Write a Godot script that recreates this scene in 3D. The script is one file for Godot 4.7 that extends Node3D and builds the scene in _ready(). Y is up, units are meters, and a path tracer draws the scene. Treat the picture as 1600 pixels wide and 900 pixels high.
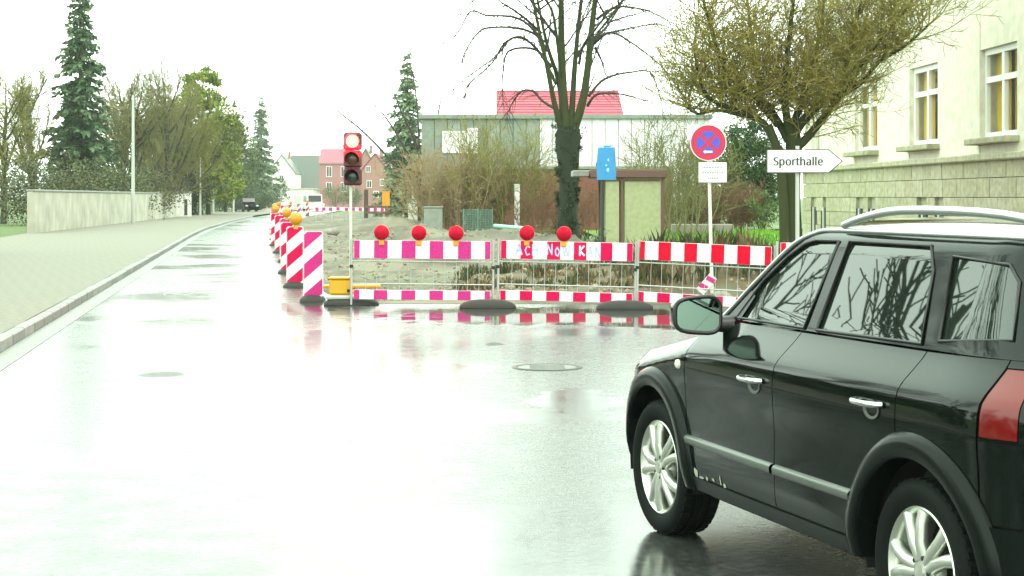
extends Node3D

# ---------------------------------------------------------------- scale of the place
# The eye stands 1.75 m above the road; FOCAL is the lens in pixels of a 1600 pixel wide picture.
const FOCAL := 2700.0
const EYE := 1.75
const HORIZON := 308.0

var M := {}
var used := {}

func pt(px: float, py: float, d: float) -> Vector3:
	return Vector3((px - 800.0) * d / FOCAL, EYE - (py - HORIZON) * d / FOCAL, -d)

func lerp_table(t: Array, d: float) -> float:
	if d <= t[0][0]:
		return t[0][1] + (d - t[0][0]) * (t[1][1] - t[0][1]) / (t[1][0] - t[0][0])
	for i in range(1, t.size()):
		if d <= t[i][0]:
			return lerpf(t[i - 1][1], t[i][1], (d - t[i - 1][0]) / (t[i][0] - t[i - 1][0]))
	var n: int = t.size()
	return t[n - 1][1] + (d - t[n - 1][0]) * (t[n - 1][1] - t[n - 2][1]) / (t[n - 1][0] - t[n - 2][0])

func kerb_x(d: float) -> float:
	return lerp_table([[0.0, -2.9], [38.0, -8.5], [76.0, -14.1], [92.0, -16.3], [118.0, -19.3], [148.0, -22.3], [200.0, -26.0], [260.0, -29.0], [400.0, -33.0]], d)

func beacon_x(d: float) -> float:
	return lerp_table([[29.0, -3.33], [33.6, -4.22], [40.0, -5.2], [47.0, -6.15], [61.0, -8.35], [92.0, -12.7], [120.0, -15.9], [157.0, -18.9], [230.0, -23.0], [400.0, -28.0]], d)

# ---------------------------------------------------------------- mesh builder
class MB:
	var v := PackedVector3Array()
	var n := PackedVector3Array()
	var uv := PackedVector2Array()
	var col := PackedColorArray()
	var ix := PackedInt32Array()
	var tint := Color(1, 1, 1)
	var colored := false

	func vert(p: Vector3, nn: Vector3, t := Vector2.ZERO) -> int:
		v.append(p)
		n.append(nn)
		uv.append(t)
		col.append(tint)
		return v.size() - 1

	func tri(a: int, b: int, c: int) -> void:
		ix.append(a)
		ix.append(c)
		ix.append(b)

	# a flat face, corners in any order round it, turned away from the given inner point
	func face(pts: Array, inner: Vector3) -> void:
		var nn: Vector3 = (pts[1] - pts[0]).cross(pts[2] - pts[0])
		if nn.length() < 1e-12:
			return
		nn = nn.normalized()
		var flip: bool = nn.dot(pts[0] - inner) < 0.0
		if flip:
			nn = -nn
		var f := v.size()
		for p in pts:
			vert(p, nn, Vector2(p.x + p.z * 0.7, p.y))
		for k in range(1, pts.size() - 1):
			if flip:
				tri(f, f + k + 1, f + k)
			else:
				tri(f, f + k, f + k + 1)

	# chamfered box
	func box(c: Vector3, s: Vector3, bevel := 0.0, b := Basis.IDENTITY) -> void:
		var h := s * 0.5
		bevel = minf(bevel, minf(h.x, minf(h.y, h.z)) * 0.9)
		if bevel <= 0.0:
			for ax in 3:
				for sg in [-1.0, 1.0]:
					var q := []
					for k in [[-1, -1], [1, -1], [1, 1], [-1, 1]]:
						var p := Vector3.ZERO
						p[ax] = h[ax] * sg
						p[(ax + 1) % 3] = h[(ax + 1) % 3] * k[0]
						p[(ax + 2) % 3] = h[(ax + 2) % 3] * k[1]
						q.append(c + b * p)
					face(q, c)
			return
		for ax in 3:
			var a1 := (ax + 1) % 3
			var a2 := (ax + 2) % 3
			for sg in [-1.0, 1.0]:
				var q := []
				for k in [[-1, -1], [1, -1], [1, 1], [-1, 1]]:
					var p := Vector3.ZERO
					p[ax] = h[ax] * sg
					p[a1] = (h[a1] - bevel) * k[0]
					p[a2] = (h[a2] - bevel) * k[1]
					q.append(c + b * p)
				face(q, c)
			for s1 in [-1.0, 1.0]:
				for s2 in [-1.0, 1.0]:
					var q := []
					for e in [[0, -1.0], [0, 1.0], [1, 1.0], [1, -1.0]]:
						var p := Vector3.ZERO
						p[ax] = (h[ax] - bevel) * e[1]
						p[a1] = (h[a1] - (bevel if e[0] == 1 else 0.0)) * s1
						p[a2] = (h[a2] - (0.0 if e[0] == 1 else bevel)) * s2
						q.append(c + b * p)
					face(q, c)
		for sx in [-1.0, 1.0]:
			for sy in [-1.0, 1.0]:
				for sz in [-1.0, 1.0]:
					var g := Vector3(sx, sy, sz)
					var q := []
					for ax in 3:
						var p := (h - Vector3.ONE * bevel) * g
						p[ax] = h[ax] * g[ax]
						q.append(c + b * p)
					face(q, c)

	func tube(pts: Array, rads: Array, sides := 6, cap := true) -> void:
		var m := pts.size()
		if m < 2:
			return
		var t: Vector3 = (pts[1] - pts[0]).normalized()
		var a := t.cross(Vector3(0.31, 0.2, 0.93)).normalized()
		if a.length() < 0.5:
			a = t.cross(Vector3.RIGHT).normalized()
		var first := v.size()
		for i in m:
			if i > 0:
				var t2: Vector3
				if i < m - 1:
					t2 = (pts[i + 1] - pts[i - 1]).normalized()
				else:
					t2 = (pts[i] - pts[i - 1]).normalized()
				if t2.length() > 0.5:
					t = t2
				a = (a - t * a.dot(t)).normalized()
			var bb := t.cross(a)
			for j in sides:
				var w := TAU * j / sides
				var d := a * cos(w) + bb * sin(w)
				vert(pts[i] + d * rads[i], d, Vector2(float(j) / sides, float(i)))
		for i in m - 1:
			for j in sides:
				var p0 := first + i * sides + j
				var p1 := first + i * sides + (j + 1) % sides
				tri(p0, p1, p1 + sides)
				tri(p0, p1 + sides, p0 + sides)
		if cap and sides > 3:
			for e in 2:
				var at := 0 if e == 0 else m - 1
				var q := []
				for j in sides:
					q.append(v[first + at * sides + j])
				var inn: Vector3 = pts[1] if e == 0 else pts[m - 2]
				face(q, inn)

	# surface of revolution about the y axis of xf; profile holds (radius, height) from one end to the other
	func lathe(prof: Array, sides: int, xf := Transform3D.IDENTITY, smooth := true) -> void:
		for i in prof.size() - 1:
			var p0: Vector2 = prof[i]
			var p1: Vector2 = prof[i + 1]
			var e := p1 - p0
			var nn2 := Vector2(e.y, -e.x).normalized()
			var n0 := nn2
			var n1 := nn2
			if smooth:
				if i > 0:
					var ep: Vector2 = p0 - prof[i - 1]
					var np := Vector2(ep.y, -ep.x).normalized()
					if np.dot(nn2) > 0.5:
						n0 = (np + nn2).normalized()
				if i < prof.size() - 2:
					var en: Vector2 = prof[i + 2] - p1
					var nx := Vector2(en.y, -en.x).normalized()
					if nx.dot(nn2) > 0.5:
						n1 = (nx + nn2).normalized()
			var first := v.size()
			for j in sides + 1:
				var w := TAU * j / sides
				var c := cos(w)
				var s := sin(w)
				vert(xf * Vector3(p0.x * c, p0.y, p0.x * s), (xf.basis * Vector3(n0.x * c, n0.y, n0.x * s)).normalized(), Vector2(float(j) / sides, float(i)))
				vert(xf * Vector3(p1.x * c, p1.y, p1.x * s), (xf.basis * Vector3(n1.x * c, n1.y, n1.x * s)).normalized(), Vector2(float(j) / sides, float(i + 1)))
			for j in sides:
				var k := first + j * 2
				tri(k, k + 1, k + 3)
				tri(k, k + 3, k + 2)

	# polygon in the xy plane of xf, thickness along its z
	func prism(poly: PackedVector2Array, depth: float, xf := Transform3D.IDENTITY) -> void:
		if not Geometry2D.is_polygon_clockwise(poly):
			pass
		else:
			poly = poly.duplicate()
			poly.reverse()
		var t := Geometry2D.triangulate_polygon(poly)
		for sg in [1.0, -1.0]:
			var first := v.size()
			for p in poly:
				vert(xf * Vector3(p.x, p.y, depth * 0.5 * sg), (xf.basis.z * sg).normalized(), p)
			for k in range(0, t.size(), 3):
				var a: Vector2 = poly[t[k]]
				var b: Vector2 = poly[t[k + 1]]
				var c: Vector2 = poly[t[k + 2]]
				var ccw := (b - a).cross(c - a) > 0.0
				if ccw == (sg > 0.0):
					tri(first + t[k], first + t[k + 1], first + t[k + 2])
				else:
					tri(first + t[k], first + t[k + 2], first + t[k + 1])
		for k in poly.size():
			var a := poly[k]
			var b := poly[(k + 1) % poly.size()]
			var nn := (xf.basis * Vector3((b - a).y, -(b - a).x, 0)).normalized()
			var f := v.size()
			vert(xf * Vector3(a.x, a.y, depth * 0.5), nn)
			vert(xf * Vector3(a.x, a.y, -depth * 0.5), nn)
			vert(xf * Vector3(b.x, b.y, -depth * 0.5), nn)
			vert(xf * Vector3(b.x, b.y, depth * 0.5), nn)
			tri(f, f + 1, f + 2)
			tri(f, f + 2, f + 3)

	# smooth sheet through points[i][j]; flip turns its outside
	func sheet(p: Array, flip := false, uvs := 1.0) -> void:
		var ni := p.size()
		var nj: int = p[0].size()
		var first := v.size()
		for i in ni:
			for j in nj:
				var di: Vector3 = p[mini(i + 1, ni - 1)][j] - p[maxi(i - 1, 0)][j]
				var dj: Vector3 = p[i][mini(j + 1, nj - 1)] - p[i][maxi(j - 1, 0)]
				var nn := di.cross(dj)
				nn = nn.normalized() if nn.length() > 1e-9 else Vector3.UP
				vert(p[i][j], -nn if flip else nn, Vector2(p[i][j].x, p[i][j].z) * uvs)
		for i in ni - 1:
			for j in nj - 1:
				var a := first + i * nj + j
				if flip:
					tri(a, a + 1, a + nj + 1)
					tri(a, a + nj + 1, a + nj)
				else:
					tri(a, a + nj + 1, a + 1)
					tri(a, a + nj, a + nj + 1)

	# one leaf: a bent diamond
	func leaf(p: Vector3, along: Vector3, across: Vector3) -> void:
		var nn := along.cross(across).normalized()
		var a := vert(p, nn)
		var b := vert(p + along * 0.5 + across * 0.5 + nn * along.length() * 0.12, nn)
		var c := vert(p + along, nn)
		var d := vert(p + along * 0.5 - across * 0.5 + nn * along.length() * 0.12, nn)
		tri(a, c, b)
		tri(a, d, c)

	func mesh() -> ArrayMesh:
		var arr := []
		arr.resize(Mesh.ARRAY_MAX)
		arr[Mesh.ARRAY_VERTEX] = v
		arr[Mesh.ARRAY_NORMAL] = n
		arr[Mesh.ARRAY_TEX_UV] = uv
		if colored:
			arr[Mesh.ARRAY_COLOR] = col
		arr[Mesh.ARRAY_INDEX] = ix
		var m := ArrayMesh.new()
		m.add_surface_from_arrays(Mesh.PRIMITIVE_TRIANGLES, arr)
		return m

# ---------------------------------------------------------------- objects
func numbered(called: String) -> String:
	if not used.has(called):
		used[called] = 0
		return called
	used[called] += 1
	return "%s_%03d" % [called, used[called]]

func thing(called: String, label: String, category: String, at := Vector3.ZERO, turn := 0.0, group := "") -> Node3D:
	var o := Node3D.new()
	o.name = numbered(called)
	add_child(o)
	o.position = at
	o.rotation.y = turn
	o.set_meta("label", label)
	o.set_meta("category", category)
	if group:
		o.set_meta("group", group)
	return o

func part(called: String, mb: MB, m: Material, parent: Node3D, kind := "") -> MeshInstance3D:
	return piece(called, mb.mesh(), m, parent, Vector3.ZERO, kind)

func piece(called: String, me: Mesh, m: Material, parent: Node3D, at := Vector3.ZERO, kind := "") -> MeshInstance3D:
	var o := MeshInstance3D.new()
	o.name = called
	o.mesh = me
	o.material_override = m
	o.cast_shadow = GeometryInstance3D.SHADOW_CASTING_SETTING_ON
	parent.add_child(o, true)
	o.position = at
	if kind:
		o.set_meta("kind", kind)
	return o

func single(called: String, mb: MB, m: Material, label: String, category: String, at := Vector3.ZERO, turn := 0.0, group := "") -> MeshInstance3D:
	var o := piece(numbered(called), mb.mesh(), m, self, at)
	o.rotation.y = turn
	o.set_meta("label", label)
	o.set_meta("category", category)
	if group:
		o.set_meta("group", group)
	return o

func structure(called: String, mb: MB, m: Material) -> MeshInstance3D:
	return piece(numbered(called), mb.mesh(), m, self, Vector3.ZERO, "structure")

func copy(o: Node3D, label: String, at: Vector3, turn := 0.0) -> Node3D:
	var base: String = str(o.name)
	var rx := RegEx.create_from_string("_\\d{3}$")
	base = rx.sub(base, "")
	var c: Node3D = o.duplicate()
	c.name = numbered(base)
	add_child(c)
	c.position = at
	c.rotation.y = turn
	if label:
		c.set_meta("label", label)
	return c

# ---------------------------------------------------------------- materials; colours are linear reflectances
func lin(r: float, g: float, b: float) -> Color:
	return Color(r, g, b).linear_to_srgb()

func mat(called: String, r: float, g: float, b: float, rough := 0.8, metal := 0.0, tex: Texture2D = null, scale := 1.0) -> StandardMaterial3D:
	var m := StandardMaterial3D.new()
	m.resource_name = called
	m.albedo_color = lin(r, g, b)
	m.roughness = rough
	m.metallic = metal
	if tex:
		m.albedo_texture = tex
		m.uv1_triplanar = true
		m.uv1_world_triplanar = true
		m.uv1_scale = Vector3.ONE * scale
	M[called] = m
	return m

func noise_image(seed_: int, freq: float, size: int, octaves := 4, lac := 2.0) -> Image:
	var f := FastNoiseLite.new()
	f.seed = seed_
	f.frequency = freq
	f.fractal_octaves = octaves
	f.fractal_lacunarity = lac
	f.noise_type = FastNoiseLite.TYPE_SIMPLEX_SMOOTH
	return f.get_seamless_image(size, size)

# grey noise turned into tones between two linear levels
func tone_texture(seed_: int, freq: float, lo: float, hi: float, size := 512, octaves := 5) -> ImageTexture:
	var im := noise_image(seed_, freq, size, octaves)
	var out := Image.create(size, size, false, Image.FORMAT_RGB8)
	for y in size:
		for x in size:
			var g := lerpf(lo, hi, im.get_pixel(x, y).r)
			out.set_pixel(x, y, Color(g, g, g).linear_to_srgb())
	return ImageTexture.create_from_image(out)

func make_materials() -> void:
	var mottle := tone_texture(3, 0.012, 0.55, 1.0)
	var fine := tone_texture(5, 0.06, 0.6, 1.0)
	var streak := tone_texture(9, 0.02, 0.75, 1.0)
	var damp := tone_texture(17, 0.009, 0.35, 1.0)
	var scuff := tone_texture(19, 0.03, 0.62, 1.08)
	M["fine_tex"] = fine
	mat("asphalt_far", 0.06, 0.063, 0.06, 0.3, 0.0, mottle, 0.1)
	mat("concrete", 0.3, 0.31, 0.28, 0.6, 0.0, mottle, 0.7)
	mat("kerb_stone", 0.2, 0.21, 0.19, 0.5, 0.0, mottle, 1.3)
	mat("pavement", 0.22, 0.215, 0.165, 0.8, 0.0, mottle, 1.1)
	mat("grass_soil", 0.09, 0.15, 0.025, 0.9, 0.0, mottle, 0.21)
	mat("lawn", 0.16, 0.34, 0.03, 0.9, 0.0, mottle, 0.5)
	mat("plaster_wall", 0.52, 0.52, 0.42, 0.85, 0.0, mottle, 0.09)
	mat("plaster_white", 0.75, 0.77, 0.7, 0.85, 0.0, streak, 0.2)
	mat("plaster_cream", 0.8, 0.75, 0.62, 0.85, 0.0, streak, 0.23)
	mat("sandstone", 0.5, 0.46, 0.31, 0.9, 0.0, mottle, 0.6)
	mat("sandstone_dark", 0.46, 0.43, 0.29, 0.9, 0.0, mottle, 0.6)
	mat("sandstone_pale", 0.53, 0.49, 0.35, 0.9, 0.0, mottle, 0.6)
	mat("mortar", 0.38, 0.36, 0.26, 0.95)
	mat("brick", 0.25, 0.1, 0.07, 0.85, 0.0, fine, 0.9)
	mat("brick_far", 0.42, 0.2, 0.2, 0.85, 0.0, fine, 0.9)
	mat("brick_brown", 0.38, 0.21, 0.17, 0.85, 0.0, fine, 0.9)
	mat("roof_red", 0.52, 0.1, 0.15, 0.6, 0.0, fine, 0.8)
	mat("roof_red_dark", 0.4, 0.06, 0.1, 0.6, 0.0, fine, 0.8)
	mat("roof_slate", 0.11, 0.14, 0.12, 0.4, 0.0, fine, 0.8)
	mat("cladding", 0.21, 0.26, 0.21, 0.42, 0.0, streak, 0.3)
	mat("cladding_pale", 0.25, 0.3, 0.25, 0.42, 0.0, streak, 0.3)
	mat("polycarbonate", 0.78, 0.8, 0.79, 0.25, 0.0, streak, 0.3)
	mat("window_frame", 0.78, 0.79, 0.76, 0.5)
	mat("window_dark", 0.04, 0.05, 0.05, 0.1)
	mat("curtain_ochre", 0.7, 0.5, 0.03, 0.9)
	mat("curtain_brown", 0.55, 0.33, 0.03, 0.9)
	mat("steel", 0.45, 0.46, 0.44, 0.4, 0.7)
	mat("pole_grey", 0.42, 0.45, 0.4, 0.5)
	mat("pole_pale", 0.55, 0.58, 0.5, 0.55)
	mat("dark_metal", 0.03, 0.035, 0.03, 0.5)
	mat("white_film", 0.82, 0.82, 0.81, 0.45, 0.0, scuff, 1.3)
	for f in [["red_film", 0.7, 0.0, 0.028], ["pink_film", 0.6, 0.035, 0.24], ["crimson_film", 0.64, 0.003, 0.08]]:
		mat(f[0], f[1], f[2], f[3], 0.6, 0.0, scuff, 1.7).metallic_specular = 0.25
	mat("black_plastic", 0.012, 0.013, 0.012, 0.4)
	mat("signal_black", 0.09, 0.012, 0.02, 0.5)
	mat("rubber", 0.022, 0.026, 0.02, 0.75, 0.0, fine, 2.0)
	mat("amber_plastic", 0.65, 0.28, 0.01, 0.35)
	mat("yellow_plastic", 0.6, 0.33, 0.01, 0.4)
	mat("red_lens", 0.42, 0.0, 0.022, 0.5).metallic_specular = 0.25
	mat("amber_lens", 0.55, 0.26, 0.01, 0.2)
	mat("dead_amber_lens", 0.09, 0.05, 0.02, 0.2)
	mat("dead_green_lens", 0.03, 0.05, 0.035, 0.2)
	mat("sign_white", 0.74, 0.75, 0.72, 0.45)
	mat("sign_blue", 0.045, 0.07, 0.5, 0.4)
	mat("sign_red", 0.45, 0.006, 0.05, 0.4)
	mat("sign_black", 0.02, 0.022, 0.02, 0.5)
	mat("print_grey", 0.25, 0.27, 0.25, 0.6)
	mat("azure", 0.03, 0.26, 0.55, 0.5)
	mat("azure_dark", 0.012, 0.1, 0.27, 0.5)
	mat("azure_pale", 0.3, 0.55, 0.75, 0.5)
	mat("graffiti", 0.42, 0.5, 0.75, 0.5)
	mat("graffiti_cyan", 0.45, 0.72, 0.8, 0.5)
	mat("shelter_brown", 0.16, 0.085, 0.065, 0.6, 0.0, fine, 1.0)
	mat("shelter_panel", 0.4, 0.45, 0.24, 0.35, 0.0, streak, 0.6)
	mat("wood_post", 0.09, 0.075, 0.05, 0.85, 0.0, fine, 2.0)
	mat("plank", 0.17, 0.11, 0.08, 0.85, 0.0, fine, 2.0)
	mat("bark", 0.055, 0.06, 0.03, 0.9, 0.0, fine, 1.5)
	mat("bark_moss", 0.045, 0.06, 0.016, 0.95, 0.0, fine, 1.5)
	mat("ivy_bark", 0.018, 0.03, 0.012, 0.95, 0.0, fine, 1.5)
	mat("twig_dark", 0.045, 0.042, 0.03, 0.9)
	mat("twig_olive", 0.25, 0.22, 0.045, 0.9)
	mat("twig_grey", 0.17, 0.17, 0.06, 0.9)
	mat("twig_tan", 0.29, 0.22, 0.11, 0.9)
	mat("twig_green", 0.2, 0.2, 0.045, 0.9)
	mat("hedge_brown", 0.16, 0.085, 0.04, 0.9)
	var leafy := mat("leaf", 1, 1, 1, 0.6)
	leafy.vertex_color_use_as_albedo = true
	leafy.cull_mode = BaseMaterial3D.CULL_DISABLED
	leafy.backlight_enabled = true
	leafy.backlight = Color(0.35, 0.35, 0.35)
	var earth := mat("earth", 1, 1, 1, 0.75, 0.0, fine, 0.5)
	earth.vertex_color_use_as_albedo = true
	mat("stone", 0.3, 0.3, 0.24, 0.85, 0.0, fine, 1.5)
	mat("clod", 0.25, 0.23, 0.16, 0.9)
	mat("hose", 0.02, 0.022, 0.02, 0.45)
	mat("teal_mesh", 0.1, 0.25, 0.2, 0.5)
	mat("teal_pipe", 0.3, 0.5, 0.46, 0.4)
	# car
	var paint := mat("car_paint", 0.003, 0.005, 0.004, 0.06)
	paint.metallic_specular = 0.38
	mat("car_trim", 0.006, 0.008, 0.007, 0.5)
	mat("car_under", 0.008, 0.009, 0.008, 0.9)
	mat("car_flare", 0.004, 0.006, 0.005, 0.25).metallic_specular = 0.28
	mat("chrome", 0.7, 0.71, 0.69, 0.12, 1.0)
	mat("strip_satin", 0.16, 0.175, 0.16, 0.3, 0.6)
	mat("gutter_trim", 0.5, 0.52, 0.5, 0.3, 0.8)
	mat("rubbing_strip", 0.13, 0.145, 0.13, 0.35, 0.5)
	mat("alloy", 0.62, 0.63, 0.56, 0.3, 0.75)
	mat("tyre", 0.008, 0.01, 0.009, 0.7, 0.0, fine, 6.0).metallic_specular = 0.25
	mat("mirror_glass", 0.2, 0.28, 0.235, 0.02, 1.0)
	mat("seat_cloth", 0.03, 0.034, 0.03, 0.9)
	mat("mud", 0.4, 0.41, 0.33, 0.9)
	mat("indicator_lens", 0.7, 0.66, 0.6, 0.15)
	mat("headlamp_lens", 0.55, 0.57, 0.55, 0.08, 0.4)
	mat("tail_lens", 0.13, 0.003, 0.003, 0.12)
	var pane := mat("car_glass", 0.01, 0.017, 0.013, 0.015)
	pane.transparency = BaseMaterial3D.TRANSPARENCY_ALPHA
	pane.albedo_color = Color(pane.albedo_color.r, pane.albedo_color.g, pane.albedo_color.b, 0.93)
	pane.metallic_specular = 1.0
	var house_pane := mat("house_glass", 0.2, 0.22, 0.2, 0.03)
	house_pane.transparency = BaseMaterial3D.TRANSPARENCY_ALPHA
	house_pane.albedo_color = Color(house_pane.albedo_color.r, house_pane.albedo_color.g, house_pane.albedo_color.b, 0.08)
	house_pane.metallic_specular = 0.18
	var red_lit := mat("signal_red_lit", 0.5, 0.05, 0.03, 0.2)
	red_lit.emission_enabled = true
	red_lit.emission = Color(1.0, 0.62, 0.42)
	red_lit.emission_energy_multiplier = 0.9
	make_road_material()

# The wet road: 40 m by 40 m of asphalt; standing water is smooth, the open-grained asphalt between is rougher.
func make_road_material() -> void:
	var size := 2048
	var coarse := noise_image(11, 0.003, size, 4).get_data()
	var mid := noise_image(13, 0.045, size, 2).get_data()
	var grain := noise_image(12, 0.34, size, 2).get_data()
	# x, distance, half width, half depth, strength
	var pools := [[0.6, 25.6, 3.2, 2.2, 1.0], [2.6, 24.2, 1.6, 1.7, 1.0], [0.48, 14.6, 0.4, 1.1, 0.5], [-1.4, 13.6, 0.42, 3.4, 0.55], [-3.4, 27.2, 0.9, 1.4, 0.8], [-2.2, 22.0, 0.5, 1.2, 0.5]]
	var dry := [[-6.1, 31.3, 0.3, 0.8, 0.7], [-3.45, 17.05, 0.16, 0.2, 0.4], [-0.25, 20.6, 0.14, 0.5, 0.8], [-1.3, 21.5, 0.22, 0.5, 0.6]]
	var wet := PackedFloat32Array()
	wet.resize(size * size)
	var parched := PackedFloat32Array()
	parched.resize(size * size)
	var scale := size / 40.0
	for list in [pools, dry]:
		for p in list:
			for y in range(int((p[1] - p[3] * 1.8) * scale), int((p[1] + p[3] * 1.8) * scale)):
				for x in range(int((p[0] + 20.0 - p[2] * 1.8) * scale), int((p[0] + 20.0 + p[2] * 1.8) * scale)):
					var i := y * size + x
					var wob: float = (coarse[i] / 255.0 - 0.5) * 1.2 + (mid[i] / 255.0 - 0.5) * 0.8 + (grain[i] / 255.0 - 0.5) * 0.3
					wob *= 2.4 if list == dry or p[2] < 0.45 else 1.0
					var e: float = pow((x / scale - 20.0 - p[0]) / p[2], 2.0) + pow((y / scale - p[1]) / p[3], 2.0) + wob
					var k: float = clampf((1.0 - e) * 2.5, 0.0, 1.0) * p[4]
					if list == pools:
						wet[i] = maxf(wet[i], k)
					else:
						parched[i] = maxf(parched[i], k)
	var rough := PackedByteArray()
	rough.resize(size * size)
	var relief := PackedByteArray()
	relief.resize(size * size)
	var color := PackedByteArray()
	color.resize(size * size)
	for i in size * size:
		var c := coarse[i] / 255.0
		var g := grain[i] / 255.0
		var m := mid[i] / 255.0
		var w := maxf(wet[i], clampf((c - 0.56) * 4.0 + (m - 0.5) * 0.5, 0.0, 0.5))
		var r := lerpf(0.27, 0.05, w)
		r = lerpf(r, 0.75, parched[i]) + ((g - 0.5) * 0.16 + (m - 0.5) * 0.1) * (1.0 - w)
		rough[i] = int(clampf(r, 0.03, 1.0) * 255.0)
		relief[i] = int(lerpf(g * 0.6 + m * 0.4, 0.5, minf(w * 1.1, 0.94)) * 255.0)
		# tones here are sRGB steps of a dark grey
		color[i] = int(clampf(58.0 + (g - 0.5) * 46.0 + (c - 0.5) * 16.0 + (m - 0.5) * 14.0 - parched[i] * 8.0, 12.0, 110.0))
	var m2 := StandardMaterial3D.new()
	m2.resource_name = "wet_asphalt"
	m2.albedo_color = Color(0.97, 1.0, 0.96)
	m2.albedo_texture = ImageTexture.create_from_image(Image.create_from_data(size, size, false, Image.FORMAT_L8, color))
	m2.roughness = 1.0
	m2.roughness_texture = ImageTexture.create_from_image(Image.create_from_data(size, size, false, Image.FORMAT_L8, rough))
	m2.metallic_specular = 0.5
	m2.heightmap_enabled = true
	m2.heightmap_texture = ImageTexture.create_from_image(Image.create_from_data(size, size, false, Image.FORMAT_L8, relief))
	m2.heightmap_scale = 0.16
	M["wet_asphalt"] = m2

# ---------------------------------------------------------------- plants
func any_dir(rng: RandomNumberGenerator) -> Vector3:
	var z := rng.randf_range(-1.0, 1.0)
	var w := rng.randf() * TAU
	var r := sqrt(1.0 - z * z)
	return Vector3(r * cos(w), z, r * sin(w))

func lean(dir: Vector3, angle: float, rng: RandomNumberGenerator) -> Vector3:
	var side := dir.cross(any_dir(rng))
	if side.length() < 0.05:
		side = dir.cross(Vector3.RIGHT)
	return dir.rotated(side.normalized(), angle).normalized()

# g: how each level grows: seg, wig, up, taper, kids, from, ang, ratio, sides; thick wood goes to mbs[0], from level g.fine on to mbs[1]
func grow(mbs: Array, rng: RandomNumberGenerator, p: Vector3, d: Vector3, length: float, r: float, lvl: int, g: Dictionary) -> void:
	var pts := [p]
	var rads := [r]
	var dirs := [d]
	var segs: int = g.seg[lvl]
	var least: float = g.least
	for i in segs:
		d = (d + any_dir(rng) * g.wig[lvl] + Vector3.UP * g.up[lvl]).normalized()
		p += d * length / segs
		pts.append(p)
		dirs.append(d)
		rads.append(maxf(least, r * lerpf(1.0, g.taper[lvl], float(i + 1) / segs)))
	mbs[1 if lvl >= g.fine else 0].tube(pts, rads, g.sides[lvl], false)
	if lvl + 1 >= g.seg.size():
		return
	var kids: int = g.kids[lvl]
	for k in kids:
		var t := lerpf(g.from[lvl], 1.0, (k + rng.randf()) / kids)
		var f := t * segs
		var i := mini(int(f), segs - 1)
		var q: Vector3 = pts[i].lerp(pts[i + 1], f - i)
		var rr: float = lerpf(rads[i], rads[i + 1], f - i)
		grow(mbs, rng, q, lean(dirs[i], g.ang[lvl] * rng.randf_range(0.65, 1.3), rng), length * g.ratio[lvl] * rng.randf_range(0.7, 1.15) * (1.15 - 0.45 * t), maxf(least, rr * 0.62), lvl + 1, g)

func bare_tree(called: String, label: String, at: Vector3, height: float, seed_: int, twig: String, g: Dictionary, group := "") -> Node3D:
	var rng := RandomNumberGenerator.new()
	rng.seed = seed_
	var t := thing(called, label, "tree", at, 0.0, group)
	var a := MB.new()
	var b := MB.new()
	grow([a, b], rng, Vector3(0, -0.1, 0), Vector3(rng.randf_range(-0.04, 0.04), 1, rng.randf_range(-0.04, 0.04)).normalized(), height * g.bole, height * 0.021, 0, g)
	part("trunk", a, M[g.bark], t)
	part("crown", b, M[twig], t)
	return t

func upright_habit() -> Dictionary:
	return {"seg": [6, 6, 5, 3], "wig": [0.08, 0.12, 0.16, 0.2], "up": [0.05, 0.12, 0.1, 0.05], "taper": [0.35, 0.3, 0.3, 0.5], "kids": [16, 11, 11], "from": [0.18, 0.15, 0.1], "ang": [0.65, 0.55, 0.6], "ratio": [0.55, 0.5, 0.45], "sides": [7, 4, 3, 3], "fine": 2, "least": 0.014, "bole": 0.72, "bark": "bark"}

func weeping_habit() -> Dictionary:
	return {"seg": [6, 7, 8, 5], "wig": [0.08, 0.12, 0.1, 0.08], "up": [0.05, 0.04, -0.06, -0.12], "taper": [0.35, 0.3, 0.3, 0.6], "kids": [16, 12, 9], "from": [0.2, 0.15, 0.1], "ang": [0.7, 0.7, 0.5], "ratio": [0.55, 0.55, 0.55], "sides": [7, 4, 3, 3], "fine": 2, "least": 0.016, "bole": 0.7, "bark": "bark"}

# leaves scattered round clump centres inside an ellipsoid
func leaf_clumps(mb: MB, rng: RandomNumberGenerator, c: Vector3, size: Vector3, clumps: int, per: int, leaf: float, tones: Array, clump_r := 0.22, shell := 0.45) -> void:
	mb.colored = true
	for k in clumps:
		var dir := any_dir(rng)
		var q := dir * pow(rng.randf_range(shell, 1.0), 0.5)
		var cc := c + q * size * 0.5
		var tone: Color = tones[rng.randi() % tones.size()]
		var cr := clump_r * size.x * rng.randf_range(0.5, 1.2)
		for i in per:
			var o := any_dir(rng) * cr * pow(rng.randf(), 0.5)
			o.y *= 0.75
			var w := rng.randf_range(0.75, 1.3)
			mb.tint = Color(tone.r * w, tone.g * w, tone.b * w)
			var al := (any_dir(rng) + dir * 0.5).normalized() * leaf * rng.randf_range(0.6, 1.4)
			var ac := al.cross(any_dir(rng)).normalized() * leaf * rng.randf_range(0.35, 0.7)
			mb.leaf(cc + o, al, ac)

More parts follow.
